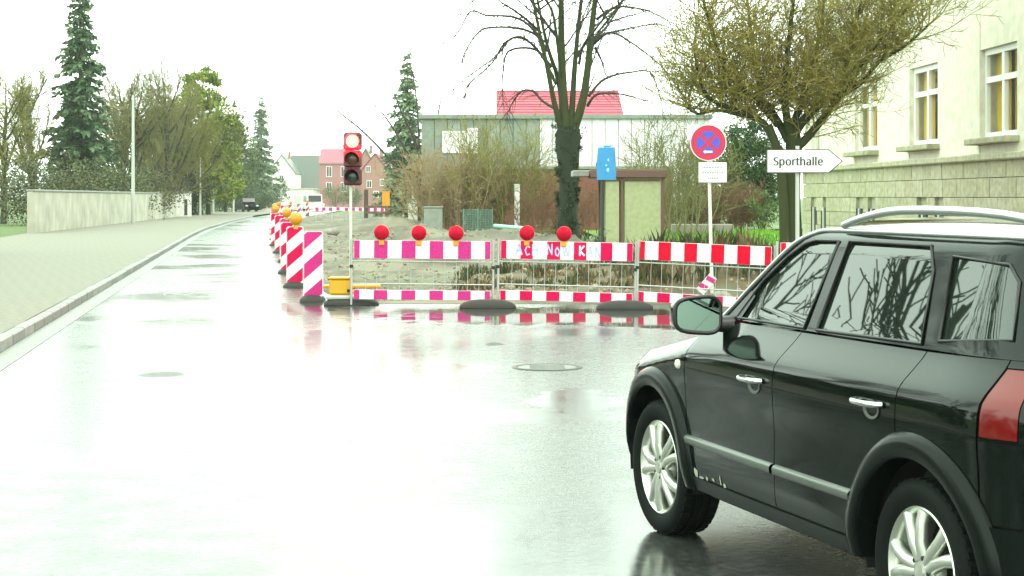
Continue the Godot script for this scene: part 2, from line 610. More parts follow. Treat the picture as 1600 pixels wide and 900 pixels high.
func leafy_tree(called: String, label: String, at: Vector3, height: float, width: float, seed_: int, tones: Array, leaf := 0.22, group := "", clear := 0.12) -> Node3D:
	var rng := RandomNumberGenerator.new()
	rng.seed = seed_
	var t := thing(called, label, "tree", at, 0.0, group)
	var a := MB.new()
	var g := upright_habit()
	g.kids = [12, 5, 3]
	g.seg = [6, 5, 4]
	grow([a, a], rng, Vector3(0, -0.1, 0), Vector3.UP, height * 0.8, height * 0.018, 0, g)
	part("trunk", a, M.bark, t)
	var b := MB.new()
	for k in 5:
		var f := k / 4.0
		var w := width * (0.75 + 0.35 * sin(PI * (0.15 + 0.62 * f))) * (1.0 if f < 0.8 else 0.62)
		leaf_clumps(b, rng, Vector3(rng.randf_range(-0.12, 0.12) * width, height * lerpf(clear + 0.12, 0.86, f), rng.randf_range(-0.12, 0.12) * width), Vector3(w, height * 0.3, w), 46, 70, leaf, tones, 0.17)
	part("crown", b, M.leaf, t)
	return t

# a spruce or pine: whorls of drooping boughs hung with needle sprays
func conifer(called: String, label: String, at: Vector3, height: float, width: float, seed_: int, tones: Array, sparse := 1.0, lowest := 0.06) -> Node3D:
	var rng := RandomNumberGenerator.new()
	rng.seed = seed_
	var t := thing(called, label, "tree", at, 0.0)
	var a := MB.new()
	a.tube([Vector3(0, -0.1, 0), Vector3(0.05, height * 0.4, 0), Vector3(0, height * 0.98, 0.03)], [height * 0.018, height * 0.012, 0.02], 7)
	var b := MB.new()
	b.colored = true
	var tiers := int(height * 4.2)
	for k in tiers:
		var f := (k + rng.randf() * 0.7) / tiers
		var y := height * lerpf(lowest, 0.985, f)
		var reach := width * 0.5 * pow(1.0 - f, 0.8) * rng.randf_range(0.75, 1.12) + 0.12
		var boughs := int(lerpf(6.0, 3.5, f) * sparse)
		for j in boughs:
			var w := TAU * (j + rng.randf() * 0.8) / boughs + k
			var out := Vector3(cos(w), 0, sin(w))
			var rr := reach * rng.randf_range(0.55, 1.15)
			y += rng.randf_range(-0.25, 0.25)
			var tip := Vector3(0, y, 0) + out * rr + Vector3(0, -rr * rng.randf_range(0.1, 0.45), 0)
			a.tube([Vector3(0, y, 0), Vector3(0, y, 0).lerp(tip, 0.5) + Vector3(0, 0.05, 0), tip], [0.04, 0.025, 0.01], 3, false)
			var tone: Color = tones[rng.randi() % tones.size()]
			var count := int(rr * 16.0) + 7
			for i in count:
				var s := (i + rng.randf()) / count
				var q := Vector3(0, y, 0).lerp(tip, s) + Vector3(0, 0.05, 0)
				var wv := rng.randf_range(0.75, 1.25)
				b.tint = Color(tone.r * wv, tone.g * wv, tone.b * wv)
				var side := out.cross(Vector3.UP) * (1.0 if i % 2 == 0 else -1.0)
				var al := (out * 0.6 + side * rng.randf_range(0.2, 1.0) + Vector3(0, rng.randf_range(-1.1, 0.25), 0)).normalized() * rng.randf_range(0.35, 0.75) * (1.2 - 0.5 * f)
				b.leaf(q, al, al.cross(any_dir(rng)).normalized() * al.length() * 0.38)
	part("trunk", a, M.bark, t)
	part("crown", b, M.leaf, t)
	return t

# bare shrub: many whippy stems from the ground
func bare_shrub(called: String, label: String, at: Vector3, height: float, width: float, seed_: int, twig: String, stems: int, group := "", category := "shrub", depth := -1.0) -> Node3D:
	var rng := RandomNumberGenerator.new()
	rng.seed = seed_
	if depth < 0.0:
		depth = width
	var t := thing(called, label, category, at, 0.0, group)
	var b := MB.new()
	var s := MB.new()
	var g := {"seg": [5, 4, 3], "wig": [0.22, 0.3, 0.34], "up": [0.05, 0.04, 0.0], "taper": [0.3, 0.4, 0.6], "kids": [10, 5], "from": [0.15, 0.2], "ang": [0.6, 0.75], "ratio": [0.42, 0.5], "sides": [4, 3, 3], "fine": 1, "least": 0.011}
	for k in stems:
		var p := Vector3(rng.randf_range(-0.36, 0.36) * width, 0, rng.randf_range(-0.36, 0.36) * depth)
		var d := Vector3(p.x / width * 1.3 + rng.randf_range(-0.2, 0.2), 1.0, p.z / depth * 0.8 + rng.randf_range(-0.2, 0.2)).normalized()
		grow([s, b], rng, p + Vector3(0, -0.05, 0), d, height * rng.randf_range(0.6, 1.0), 0.018 + 0.008 * height * 0.3, 0, g)
	part("stems", s, M[twig], t)
	part("twigs", b, M[twig], t)
	return t

func leafy_shrub(called: String, label: String, at: Vector3, size: Vector3, seed_: int, tones: Array, clumps := 60, per := 50, leaf := 0.14, group := "", category := "shrub") -> Node3D:
	var rng := RandomNumberGenerator.new()
	rng.seed = seed_
	var t := thing(called, label, category, at, 0.0, group)
	var a := MB.new()
	for k in 7:
		var w := TAU * k / 7.0 + rng.randf()
		a.tube([Vector3(cos(w) * 0.06, -0.05, sin(w) * 0.06), Vector3(cos(w) * size.x * 0.15, size.y * 0.4, sin(w) * size.z * 0.15), Vector3(cos(w) * size.x * 0.3, size.y * 0.75, sin(w) * size.z * 0.3)], [0.035, 0.025, 0.012], 4, false)
	part("stems", a, M.bark, t)
	var b := MB.new()
	leaf_clumps(b, rng, Vector3(0, size.y * 0.5, 0), size, clumps, per, leaf, tones, 0.2, 0.1)
	part("foliage", b, M.leaf, t)
	return t

# ---------------------------------------------------------------- the big bare tree behind the barriers
func limb_points(px: Array, d0: float, d1: float, base: Vector3) -> Array:
	var out := []
	for i in px.size():
		out.append(pt(px[i][0], px[i][1], lerpf(d0, d1, float(i) / (px.size() - 1))) - base)
	return out

func smooth_path(p: Array, steps := 3) -> Array:
	var out := []
	for i in p.size() - 1:
		var a: Vector3 = p[maxi(i - 1, 0)]
		var b: Vector3 = p[i]
		var c: Vector3 = p[i + 1]
		var d: Vector3 = p[mini(i + 2, p.size() - 1)]
		for k in steps:
			out.append(b.cubic_interpolate(c, a, d, float(k) / steps))
	out.append(p[p.size() - 1])
	return out

func taper(n: int, r0: float, r1: float) -> Array:
	var out := []
	for i in n:
		out.append(lerpf(r0, r1, pow(float(i) / maxi(n - 1, 1), 0.8)))
	return out

func make_big_tree() -> void:
	var d := 60.0
	var base := pt(888, HORIZON + FOCAL * EYE / d, d)
	var t := thing("bare_tree", "big bare tree with ivy-dark trunk forking into several stems, behind the red-white barriers", "tree", base)
	var rng := RandomNumberGenerator.new()
	rng.seed = 41
	var trunk := MB.new()
	var tp := smooth_path([Vector3(0, -0.1, 0), Vector3(-0.02, 1.2, 0), Vector3(0.02, 2.6, 0), Vector3(-0.02, 3.4, 0), Vector3(0.0, 4.2, 0)])
	trunk.tube(tp, [0.48, 0.42, 0.37, 0.35, 0.33, 0.33, 0.34, 0.36, 0.4, 0.42, 0.45, 0.43, 0.34], 12)
	part("trunk", trunk, M.ivy_bark, t)
	var ivy := MB.new()
	for k in 80:
		var w := rng.randf() * TAU
		var iy := rng.randf_range(0.2, 4.45)
		leaf_clumps(ivy, rng, Vector3(cos(w) * 0.3, iy, sin(w) * 0.3), Vector3(0.22, 0.5, 0.22) * (1.0 + 0.8 * float(iy > 3.7)), 5, 30, 0.08, [Color(0.012, 0.03, 0.009), Color(0.02, 0.045, 0.012), Color(0.03, 0.05, 0.015)], 0.5, 0.0)
	part("ivy", ivy, M.leaf, t)
	var stems := [
		[[[884, 205], [880, 150], [878, 95], [877, 40], [876, -40], [870, -140]], 0.2, 0.07, 0.0, 0.3],
		[[[878, 205], [866, 160], [854, 100], [843, 50], [828, -20], [800, -110]], 0.12, 0.03, 0.0, -1.4],
		[[[882, 195], [872, 125], [857, 78], [846, 30], [835, -30], [826, -120]], 0.1, 0.03, 0.0, 1.6],
		[[[892, 205], [897, 120], [901, 70], [906, 20], [914, -40], [925, -130]], 0.12, 0.04, 0.0, 0.9],
		[[[896, 205], [910, 160], [918, 110], [924, 50], [930, 0], [938, -70], [948, -150]], 0.17, 0.06, 0.0, -0.8],
		[[[897, 190], [908, 175], [917, 120], [930, 60], [955, 25], [978, -10], [1000, -60]], 0.07, 0.025, 0.0, 1.8],
		[[[878, 120], [870, 60], [862, 15], [840, -15], [815, -50]], 0.07, 0.025, 0.0, -2.0]]
	for s in stems:
		var m := MB.new()
		var p := smooth_path(limb_points(s[0], d + s[3], d + s[4], base))
		m.tube(p, taper(p.size(), s[1], s[2]), 9)
		part("stem", m, M.bark_moss, t)
	var arcs := [
		[[868, 130], [850, 92], [828, 66], [800, 60], [775, 88], [742, 112], [710, 138]],
		[[866, 125], [845, 85], [815, 58], [788, 68], [768, 100], [735, 130], [722, 165]],
		[[862, 105], [838, 78], [805, 76], [790, 88], [785, 128], [786, 160]],
		[[855, 80], [838, 55], [808, 44], [770, 43], [748, 50], [727, 80], [722, 96]],
		[[850, 66], [825, 38], [800, 26], [760, 24], [735, 18], [712, 55], [680, 72]],
		[[846, 52], [822, 30], [800, 14], [780, 0], [760, -30]],
		[[868, 170], [848, 158], [832, 142], [815, 143], [800, 162], [792, 180]],
		[[872, 60], [856, 40], [838, 14], [820, -10], [790, -24], [750, -8], [714, 28]],
		[[925, 70], [935, 58], [950, 52], [985, 44], [1030, 38], [1062, 52]],
		[[928, 68], [948, 52], [966, 54], [1000, 76], [1030, 100], [1050, 124]],
		[[926, 60], [945, 45], [962, 20], [978, -5], [1000, -30]],
		[[932, 30], [960, 12], [990, 12], [1020, 20], [1045, 34]],
		[[920, 150], [938, 128], [958, 118], [985, 113], [1015, 112], [1028, 140], [1036, 175]],
		[[918, 165], [932, 148], [962, 146], [990, 152], [1015, 158]],
		[[930, 75], [940, 95], [946, 116]],
		[[905, 100], [912, 70], [935, 40], [950, 20], [975, 0]]]
	var crown := MB.new()
	var k := 0
	for a in arcs:
		k += 1
		var dz := (-1.0 if k % 2 == 0 else 1.0) * (0.5 + 2.2 * rng.randf())
		var p := smooth_path(limb_points(a, d, d + dz, base), 4)
		crown.tube(p, taper(p.size(), 0.06, 0.014), 5, false)
		for i in range(4, p.size()):
			for j in 3:
				if rng.randf() < 0.62:
					var dir: Vector3 = (p[i] - p[i - 1]).normalized()
					var q: Vector3 = p[i]
					var tw := [q]
					var dd := (lean(dir, rng.randf_range(0.3, 1.0), rng))
					for n in 4:
						dd = (dd + any_dir(rng) * 0.16 + Vector3(0, -0.2, 0)).normalized()
						q += dd * rng.randf_range(0.1, 0.26)
						tw.append(q)
					crown.tube(tw, [0.014, 0.011, 0.009, 0.008, 0.006], 3, false)
	var g := {"seg": [6, 5, 4], "wig": [0.1, 0.12, 0.15], "up": [0.02, -0.08, -0.1], "taper": [0.3, 0.4, 0.6], "kids": [7, 5], "from": [0.2, 0.2], "ang": [0.6, 0.6], "ratio": [0.5, 0.5], "sides": [5, 3, 3], "fine": 0, "least": 0.007}
	for s in stems:
		var p := limb_points(s[0], d + s[3], d + s[4], base)
		for n in 7:
			var i := rng.randi_range(2, p.size() - 1)
			var q: Vector3 = p[i - 1].lerp(p[i], rng.randf())
			var dir := Vector3(rng.randf_range(-1, 1), rng.randf_range(0.2, 0.9), rng.randf_range(-1, 1)).normalized()
			grow([crown, crown], rng, q, dir, rng.randf_range(1.4, 3.0), 0.04, 0, g)
	part("crown", crown, M.twig_dark, t)

# ---------------------------------------------------------------- the round twiggy tree in front of the school
func make_twiggy_tree() -> void:
	var d := 37.0
	var base := pt(1240, HORIZON + FOCAL * EYE / d, d)
	var t := thing("twiggy_tree", "broad bare tree with dense olive-brown twigs behind the arrow sign", "tree", base)
	var rng := RandomNumberGenerator.new()
	rng.seed = 77
	var trunk := MB.new()
	var tp := smooth_path(limb_points([[1240, 452], [1238, 370], [1236, 300], [1240, 240], [1238, 205]], d, d, base))
	trunk.tube(tp, taper(tp.size(), 0.24, 0.16), 11)
	var tp2 := smooth_path(limb_points([[1229, 452], [1226, 370], [1223, 300], [1216, 240], [1200, 195]], d - 0.2, d - 0.3, base))
	trunk.tube(tp2, taper(tp2.size(), 0.12, 0.09), 9)
	part("trunk", trunk, M.bark_moss, t)
	var limbs := [
		[[[1240, 235], [1262, 214], [1290, 180], [1312, 152], [1330, 128], [1352, 92], [1385, 50], [1420, 10]], 0.11, -0.6],
		[[[1238, 215], [1252, 192], [1285, 160], [1312, 146], [1322, 100], [1335, 50], [1350, -20]], 0.13, 0.5],
		[[[1236, 210], [1246, 175], [1262, 130], [1275, 80], [1285, 30], [1290, -40]], 0.1, 0.9],
		[[[1235, 215], [1228, 175], [1225, 130], [1232, 70], [1240, 0], [1245, -60]], 0.11, -0.9],
		[[[1232, 220], [1210, 180], [1190, 150], [1180, 100], [1172, 40], [1165, -30]], 0.1, 0.6],
		[[[1216, 235], [1195, 195], [1165, 178], [1130, 165], [1105, 150], [1092, 120], [1085, 80]], 0.1, -0.7],
		[[[1205, 205], [1180, 185], [1150, 178], [1120, 172], [1090, 178], [1070, 165]], 0.07, 1.1],
		[[[1215, 195], [1190, 165], [1150, 130], [1125, 90], [1110, 40], [1095, -10]], 0.08, -1.3],
		[[[1310, 150], [1345, 130], [1375, 95], [1410, 75], [1450, 40]], 0.06, -1.0]]
	var crown := MB.new()
	var g := {"seg": [6, 5, 4], "wig": [0.2, 0.26, 0.3], "up": [0.06, 0.05, 0.02], "taper": [0.3, 0.4, 0.6], "kids": [7, 4], "from": [0.1, 0.15], "ang": [0.7, 0.8], "ratio": [0.55, 0.5], "sides": [4, 3, 3], "fine": 0, "least": 0.0055}
	for l in limbs:
		var m := MB.new()
		var p := smooth_path(limb_points(l[0], d, d + l[2], base))
		m.tube(p, taper(p.size(), l[1], 0.022), 8)
		part("limb", m, M.bark_moss, t)
		var n := p.size()
		for i in range(3, n):
			for j in 4:
				var dir := Vector3(rng.randf_range(-1.0, 1.0), rng.randf_range(0.0, 1.1), rng.randf_range(-1.0, 1.0)).normalized()
				grow([crown, crown], rng, p[i], dir, rng.randf_range(0.7, 1.9), 0.016, 0, g)
	part("crown", crown, M.twig_olive, t)

# ---------------------------------------------------------------- the dark off-roader; its axes: x to its right side, z to its rear, origin under the front axle
var plan_q := PackedFloat32Array()
var plan_p := []

func build_plan() -> void:
	var w := 0.885
	var pts := []
	var e := 2.0 / 2.5
	for k in 61:
		var f := PI * 0.5 * k / 60.0
		pts.append(Vector2(-0.2 - 0.62 * pow(maxf(cos(f), 0.0), e), w * pow(sin(f), e)))
	for k in range(1, 60):
		pts.append(Vector2(lerpf(-0.2, 2.75, k / 60.0), w))
	e = 2.0 / 3.0
	for k in range(60, -1, -1):
		var f := PI * 0.5 * k / 60.0
		pts.append(Vector2(2.75 + 0.73 * pow(maxf(cos(f), 0.0), e), w * pow(sin(f), e)))
	var s := 0.0
	var acc := [0.0]
	for k in range(1, pts.size()):
		s += pts[k].distance_to(pts[k - 1])
		acc.append(s)
	var shift: float = acc[60] + 0.2
	for k in pts.size():
		var p: Vector2 = pts[k]
		p.y -= 0.022 * pow((p.x - 1.3) / 1.6, 2.0) * clampf(p.y / w, 0.0, 1.0)
		plan_p.append(p)
		plan_q.append(acc[k] - shift)

func plan_at(q: float) -> Array:
	var i := clampi(plan_q.bsearch(q), 1, plan_q.size() - 1)
	var f := clampf((q - plan_q[i - 1]) / maxf(plan_q[i] - plan_q[i - 1], 1e-6), 0.0, 1.0)
	var p: Vector2 = plan_p[i - 1].lerp(plan_p[i], f)
	var a: Vector2 = plan_p[mini(i + 1, plan_p.size() - 1)] - plan_p[maxi(i - 2, 0)]
	if q < plan_q[2]:
		a = Vector2(0, 1)
	elif q > plan_q[plan_q.size() - 3]:
		a = Vector2(0, -1)
	a = a.normalized()
	return [p, Vector2(-a.y, a.x)]

func soft(x: float, k := 0.018) -> float:
	return x if x > k * 12.0 else k * log(1.0 + exp(x / k))

func shoulder_y(q: float) -> float:
	return lerp_table([[-1.6, 0.70], [-0.75, 0.74], [-0.4, 0.83], [0.0, 0.905], [0.45, 0.985], [0.9, 1.012], [3.6, 1.025]], q)

func top_y(q: float) -> float:
	return lerp_table([[-1.6, 0.78], [-0.75, 0.82], [-0.4, 0.905], [0.0, 0.975], [0.45, 1.06], [0.62, 1.13], [0.7, 1.15], [3.6, 1.165]], q)

func inset(q: float, y: float) -> float:
	var i := 0.05 * pow(maxf(0.0, 0.48 - y) / 0.2, 2.0)
	i -= 0.012 * exp(-pow((y - 0.9) / 0.12, 2.0)) * smoothstep(-0.1, 0.5, q)
	i += soft(y - shoulder_y(q), 0.012) * 1.0 - soft(y - 1.15, 0.012) * 0.62 + soft(y - 1.565, 0.01) * 1.1
	i += maxf(0.0, y - 0.6) * 0.22 * smoothstep(-0.25, -0.8, q)
	i += soft(y - 1.0) * 0.22 * smoothstep(2.7, 3.3, q)
	return i

func skin(q: float, y: float, out := 0.0) -> Vector3:
	var a := plan_at(q)
	var p: Vector2 = a[0]
	var nn: Vector2 = a[1]
	var k := inset(q, y) - out
	var s := p - nn * k
	return Vector3(-maxf(s.y, 0.0), y, s.x)

func circle_poly(c: Vector2, r: float, n := 40) -> PackedVector2Array:
	var out := PackedVector2Array()
	for k in n:
		out.append(c + Vector2(cos(TAU * k / n), sin(TAU * k / n)) * r)
	return out

# a piece of the car's side, cut out of (q, y) by an outline less some holes
func skin_piece(mb: MB, outline: PackedVector2Array, holes: Array, cell := 0.05, out := 0.0) -> void:
	var r := Rect2(outline[0], Vector2.ZERO)
	for p in outline:
		r = r.expand(p)
	var nq := int(ceil(r.size.x / cell))
	var ny := int(ceil(r.size.y / (cell * 0.6)))
	for i in nq:
		for j in ny:
			var a := r.position + Vector2(r.size.x * i / nq, r.size.y * j / ny)
			var b := r.position + Vector2(r.size.x * (i + 1) / nq, r.size.y * (j + 1) / ny)
			var polys: Array = Geometry2D.intersect_polygons(PackedVector2Array([a, Vector2(b.x, a.y), b, Vector2(a.x, b.y)]), outline)
			for h in holes:
				var left := []
				for p in polys:
					left.append_array(Geometry2D.clip_polygons(p, h))
				polys = left
			for p in polys:
				if p.size() < 3:
					continue
				var t := Geometry2D.triangulate_polygon(p)
				for side in 2:
					var first := mb.v.size()
					for c in p:
						var s := skin(c.x, c.y, out)
						var nn := (skin(c.x, c.y + 0.008, out) - skin(c.x, c.y - 0.008, out)).cross(skin(c.x + 0.008, c.y, out) - skin(c.x - 0.008, c.y, out)).normalized()
						var face_: Vector2 = plan_at(c.x)[1]
						if nn.x * -face_.y + nn.z * face_.x < 0.0:
							nn = -nn
						if side == 1:
							s.x = -s.x
							nn.x = -nn.x
						mb.vert(s, nn)
					for k in range(0, t.size(), 3):
						var va := mb.v[first + t[k]]
						var vb := mb.v[first + t[k + 1]]
						var vc := mb.v[first + t[k + 2]]
						if (vb - va).cross(vc - va).dot(mb.n[first + t[k]]) > 0.0:
							mb.tri(first + t[k], first + t[k + 1], first + t[k + 2])
						else:
							mb.tri(first + t[k], first + t[k + 2], first + t[k + 1])

func one_side(src: MB, side: int) -> MB:
	var m := MB.new()
	for k in range(0, src.ix.size(), 3):
		var c := (src.v[src.ix[k]] + src.v[src.ix[k + 1]] + src.v[src.ix[k + 2]]) / 3.0
		if (c.x < 0.0) == (side == 0):
			var f := m.v.size()
			for i in 3:
				m.vert(src.v[src.ix[k + i]], src.n[src.ix[k + i]])
			m.ix.append_array(PackedInt32Array([f, f + 1, f + 2]))
	return m

func car_pair(called: String, outline: Array, holes: Array, m: Material, car: Node3D, cell := 0.05, out := 0.0) -> Array:
	var mb := MB.new()
	skin_piece(mb, PackedVector2Array(outline), holes, cell, out)
	return [part(called, one_side(mb, 0), m, car), part(called, one_side(mb, 1), m, car)]

func car_both(called: String, outline: Array, holes: Array, m: Material, car: Node3D, cell := 0.05, out := 0.0) -> MeshInstance3D:
	var mb := MB.new()
	skin_piece(mb, PackedVector2Array(outline), holes, cell, out)
	return part(called, mb, m, car)

func make_wheel(car: Node3D, at: Vector3, outward: float, steer := 0.0) -> void:
	var w := Node3D.new()
	w.name = "wheel"
	car.add_child(w, true)
	w.position = at
	w.rotation = Vector3(0, steer, -PI / 2 * outward * -1.0)
	# after the turn the wheel's own y axis points outwards
	w.basis = Basis(Vector3.UP, steer) * Basis(Vector3(0, 0, 1), PI / 2 if outward < 0.0 else -PI / 2)
	var ty := MB.new()
	var prof := []
	for c in [[0.235, -0.09], [0.262, -0.108], [0.30, -0.116], [0.328, -0.108], [0.342, -0.09], [0.345, -0.05], [0.345, -0.048], [0.337, -0.046], [0.337, -0.036], [0.346, -0.034], [0.346, -0.006], [0.338, -0.004], [0.338, 0.004], [0.346, 0.006], [0.346, 0.034], [0.337, 0.036], [0.337, 0.046], [0.345, 0.048], [0.342, 0.09], [0.328, 0.108], [0.30, 0.116], [0.262, 0.108], [0.235, 0.09]]:
		prof.append(Vector2(c[0], c[1]))
	prof.reverse()
	var rp := []
	for c in prof:
		rp.append(c)
	rp.reverse()
	ty.lathe(rp, 56)
	part("tyre", ty, M.tyre, w)
	var lug := MB.new()
	for k in 44:
		for s in [-1.0, 1.0]:
			var b := Basis(Vector3.UP, TAU * (k + (0.5 if s > 0 else 0.0)) / 44.0)
			lug.box(b * Vector3(0.341, s * 0.073, 0), Vector3(0.012, 0.045, 0.03), 0.003, b)
	part("tread_blocks", lug, M.tyre, w, "stuff")
	var rim := MB.new()
	var rimp := [Vector2(0.2, -0.1), Vector2(0.205, 0.03), Vector2(0.222, 0.085), Vector2(0.238, 0.1), Vector2(0.244, 0.094), Vector2(0.238, 0.088)]
	rim.lathe(rimp, 56)
	part("rim", rim, M.alloy, w)
	var back := MB.new()
	back.lathe([Vector2(0.0, -0.03), Vector2(0.14, -0.03), Vector2(0.15, -0.05), Vector2(0.2, -0.06)], 40)
	part("brake_disc", back, M.car_under, w)
	for k in 5:
		var sp := MB.new()
		for s in [-1.0, 1.0]:
			var p := [Vector3(0.045, 0.075, 0.012 * s), Vector3(0.11, 0.088, 0.022 * s), Vector3(0.175, 0.082, 0.038 * s), Vector3(0.222, 0.07, 0.058 * s)]
			var b := Basis(Vector3.UP, TAU * k / 5.0 + 0.3)
			for i in p.size():
				p[i] = b * p[i]
			sp.tube(p, [0.03, 0.027, 0.026, 0.03], 8)
		part("spoke", sp, M.alloy, w)
	var hub := MB.new()
	hub.lathe([Vector2(0.075, 0.03), Vector2(0.072, 0.085), Vector2(0.05, 0.097), Vector2(0.032, 0.099), Vector2(0.03, 0.106), Vector2(0.0, 0.108)], 28)
	part("hub_cap", hub, M.alloy, w)
	for k in 5:
		var b := Basis(Vector3.UP, TAU * (k + 0.5) / 5.0 + 0.3)
		var nut := MB.new()
		nut.lathe([Vector2(0.009, 0.09), Vector2(0.009, 0.102), Vector2(0.0, 0.103)], 6, Transform3D(Basis.IDENTITY, b * Vector3(0.055, 0, 0)))
		part("wheel_nut", nut, M.car_trim, w)

func make_car() -> void:
	build_plan()
	var car := thing("off_road_car", "dark green-black off-road estate car with alloy wheels and roof rails at the road's edge", "car", Vector3(1.575, 0, -9.25), deg_to_rad(17.0))
	var arches := [circle_poly(Vector2(0, 0.345), 0.425), circle_poly(Vector2(2.63, 0.345), 0.425)]
	var q0: float = plan_q[0]
	var q1: float = plan_q[plan_q.size() - 1]
	# dark inner shell behind the shut lines
	car_both("inner_shell", [Vector2(q0, 0.3), Vector2(q1, 0.3), Vector2(q1, 1.15), Vector2(0.62, 1.12), Vector2(0.4, 1.03), Vector2(0.0, 0.95), Vector2(-0.4, 0.88), Vector2(q0, 0.76)], [circle_poly(Vector2(0, 0.345), 0.44), circle_poly(Vector2(2.63, 0.345), 0.44)], M.car_under, car, 0.12, -0.03)
	# outer panels
	var ft := []
	for k in 13:
		var q := lerpf(0.44, -0.62, k / 12.0)
		ft.append(Vector2(q, top_y(q)))
	car_pair("fender", [Vector2(-0.62, 0.585), Vector2(0.44, 0.395)] + ft, [arches[0], PackedVector2Array([Vector2(-0.7, 0.3), Vector2(0.1, 0.3), Vector2(0.1, 0.585), Vector2(-0.7, 0.585)])], M.car_paint, car, 0.04)
	var fd := car_pair("front_door", [Vector2(0.448, 0.385), Vector2(1.452, 0.385), Vector2(1.452, 1.152), Vector2(0.7, 1.148), Vector2(0.62, 1.128), Vector2(0.448, 1.06)], [], M.car_paint, car)
	var rd := car_pair("rear_door", [Vector2(1.459, 0.385), Vector2(2.5, 0.385), Vector2(2.5, 1.156), Vector2(1.459, 1.152)], [circle_poly(Vector2(2.63, 0.345), 0.47)], M.car_paint, car)
	car_pair("rear_quarter", [Vector2(2.507, 0.6), Vector2(3.02, 0.6), Vector2(3.02, 1.165), Vector2(2.507, 1.156)], [circle_poly(Vector2(2.63, 0.345), 0.425)], M.car_paint, car)
	car_pair("sill", [Vector2(0.3, 0.31), Vector2(2.4, 0.31), Vector2(2.4, 0.378), Vector2(0.3, 0.378)], arches, M.car_trim, car, 0.06, 0.008)
	car_both("front_bumper", [Vector2(q0, 0.26), Vector2(-0.3, 0.26), Vector2(-0.3, 0.58), Vector2(q0, 0.58)], [arches[0]], M.car_flare, car, 0.05, 0.012)
	car_both("rear_bumper", [Vector2(2.8, 0.3), Vector2(q1, 0.3), Vector2(q1, 0.593), Vector2(2.8, 0.593)], [arches[1]], M.car_flare, car, 0.05, 0.012)
	var gt := []
	for k in 9:
		var q := lerpf(-0.95, q0, k / 8.0)
		gt.append(Vector2(q, top_y(q) - 0.02))
	car_both("grille", [Vector2(q0, 0.587), Vector2(-0.95, 0.587)] + gt, [], M.car_trim, car)
	car_pair("headlight", [Vector2(-0.945, 0.6), Vector2(-0.627, 0.64), Vector2(-0.627, 0.83), Vector2(-0.945, 0.79)], [], M.headlamp_lens, car, 0.05, 0.004)
	car_both("tailgate", [Vector2(3.03, 0.6), Vector2(q1, 0.6), Vector2(q1, 1.165), Vector2(3.03, 1.165)], [PackedVector2Array([Vector2(3.03, 0.9), Vector2(3.2, 0.9), Vector2(3.2, 1.14), Vector2(3.03, 1.14)])], M.car_paint, car)
	car_pair("tail_light", [Vector2(3.035, 0.905), Vector2(3.195, 0.905), Vector2(3.195, 1.135), Vector2(3.035, 1.135)], [], M.tail_lens, car)
	# upper body with window openings
	var wins := [
		[Vector2(0.72, 1.168), Vector2(1.465, 1.172), Vector2(1.505, 1.556), Vector2(1.29, 1.555), Vector2(1.2, 1.538), Vector2(1.07, 1.475), Vector2(0.89, 1.35)],
		[Vector2(1.585, 1.172), Vector2(2.45, 1.182), Vector2(2.36, 1.46), Vector2(2.28, 1.556), Vector2(1.605, 1.558)],
		[Vector2(2.56, 1.2), Vector2(3.0, 1.235), Vector2(2.92, 1.44), Vector2(2.84, 1.5), Vector2(2.47, 1.52)],
		[Vector2(3.4, 1.2), Vector2(q1 + 0.1, 1.2), Vector2(q1 + 0.1, 1.52), Vector2(3.46, 1.52)]]
	var cuts := []
	for w in wins:
		cuts.append(PackedVector2Array(w))
	car_both("upper_body", [Vector2(0.5, 1.10), Vector2(0.56, 1.16), Vector2(0.7, 1.16), Vector2(q1, 1.17), Vector2(q1, 1.6), Vector2(1.33, 1.6), Vector2(1.22, 1.588), Vector2(1.12, 1.55), Vector2(1.0, 1.48), Vector2(0.8, 1.34), Vector2(0.6, 1.2)], cuts, M.car_paint, car, 0.04)
	var names := ["front_window", "rear_window", "quarter_window"]
	for k in 3:
		car_pair(names[k], wins[k], [], M.car_glass, car, 0.12, -0.008)
		# rubber seal round each pane
		for side in [1.0, -1.0]:
			var pts := []
			for i in wins[k].size() + 1:
				var a: Vector2 = wins[k][i % wins[k].size()]
				var p := skin(a.x, a.y, 0.003)
				p.x *= side
				pts.append(p)
			var seal := MB.new()
			seal.tube(pts, taper(pts.size(), 0.008, 0.008), 5, false)
			part("window_seal", seal, M.black_plastic, car)
	car_both("tailgate_window", wins[3], [], M.car_glass, car, 0.12, -0.008)
	# bonnet
	var rows := []
	for i in 25:
		var f := i / 24.0
		var q := lerpf(-0.95, 0.5, f)
		var l := skin(q, top_y(q), 0.0)
		var bulge: float = lerp_table([[0.0, 0.12], [0.3, 0.2], [0.6, 0.12], [1.0, 0.2]], f)
		var crown: float = lerp_table([[0.0, 0.035], [0.4, 0.055], [1.0, 0.05]], f)
		var row := []
		for j in 25:
			var s := j / 24.0 * 2.0 - 1.0
			row.append(Vector3(l.x * -s, l.y + crown * (1.0 - pow(absf(s), 2.6)), l.z - bulge * (1.0 - s * s)))
		rows.append(row)
	var hood := MB.new()
	hood.sheet(rows)
	part("bonnet", hood, M.car_paint, car)
	# windscreen between the front pillars
	rows = []
	var pillar := [Vector2(0.5, 1.10), Vector2(0.6, 1.2), Vector2(0.8, 1.34), Vector2(1.0, 1.48), Vector2(1.12, 1.55), Vector2(1.22, 1.588), Vector2(1.33, 1.6)]
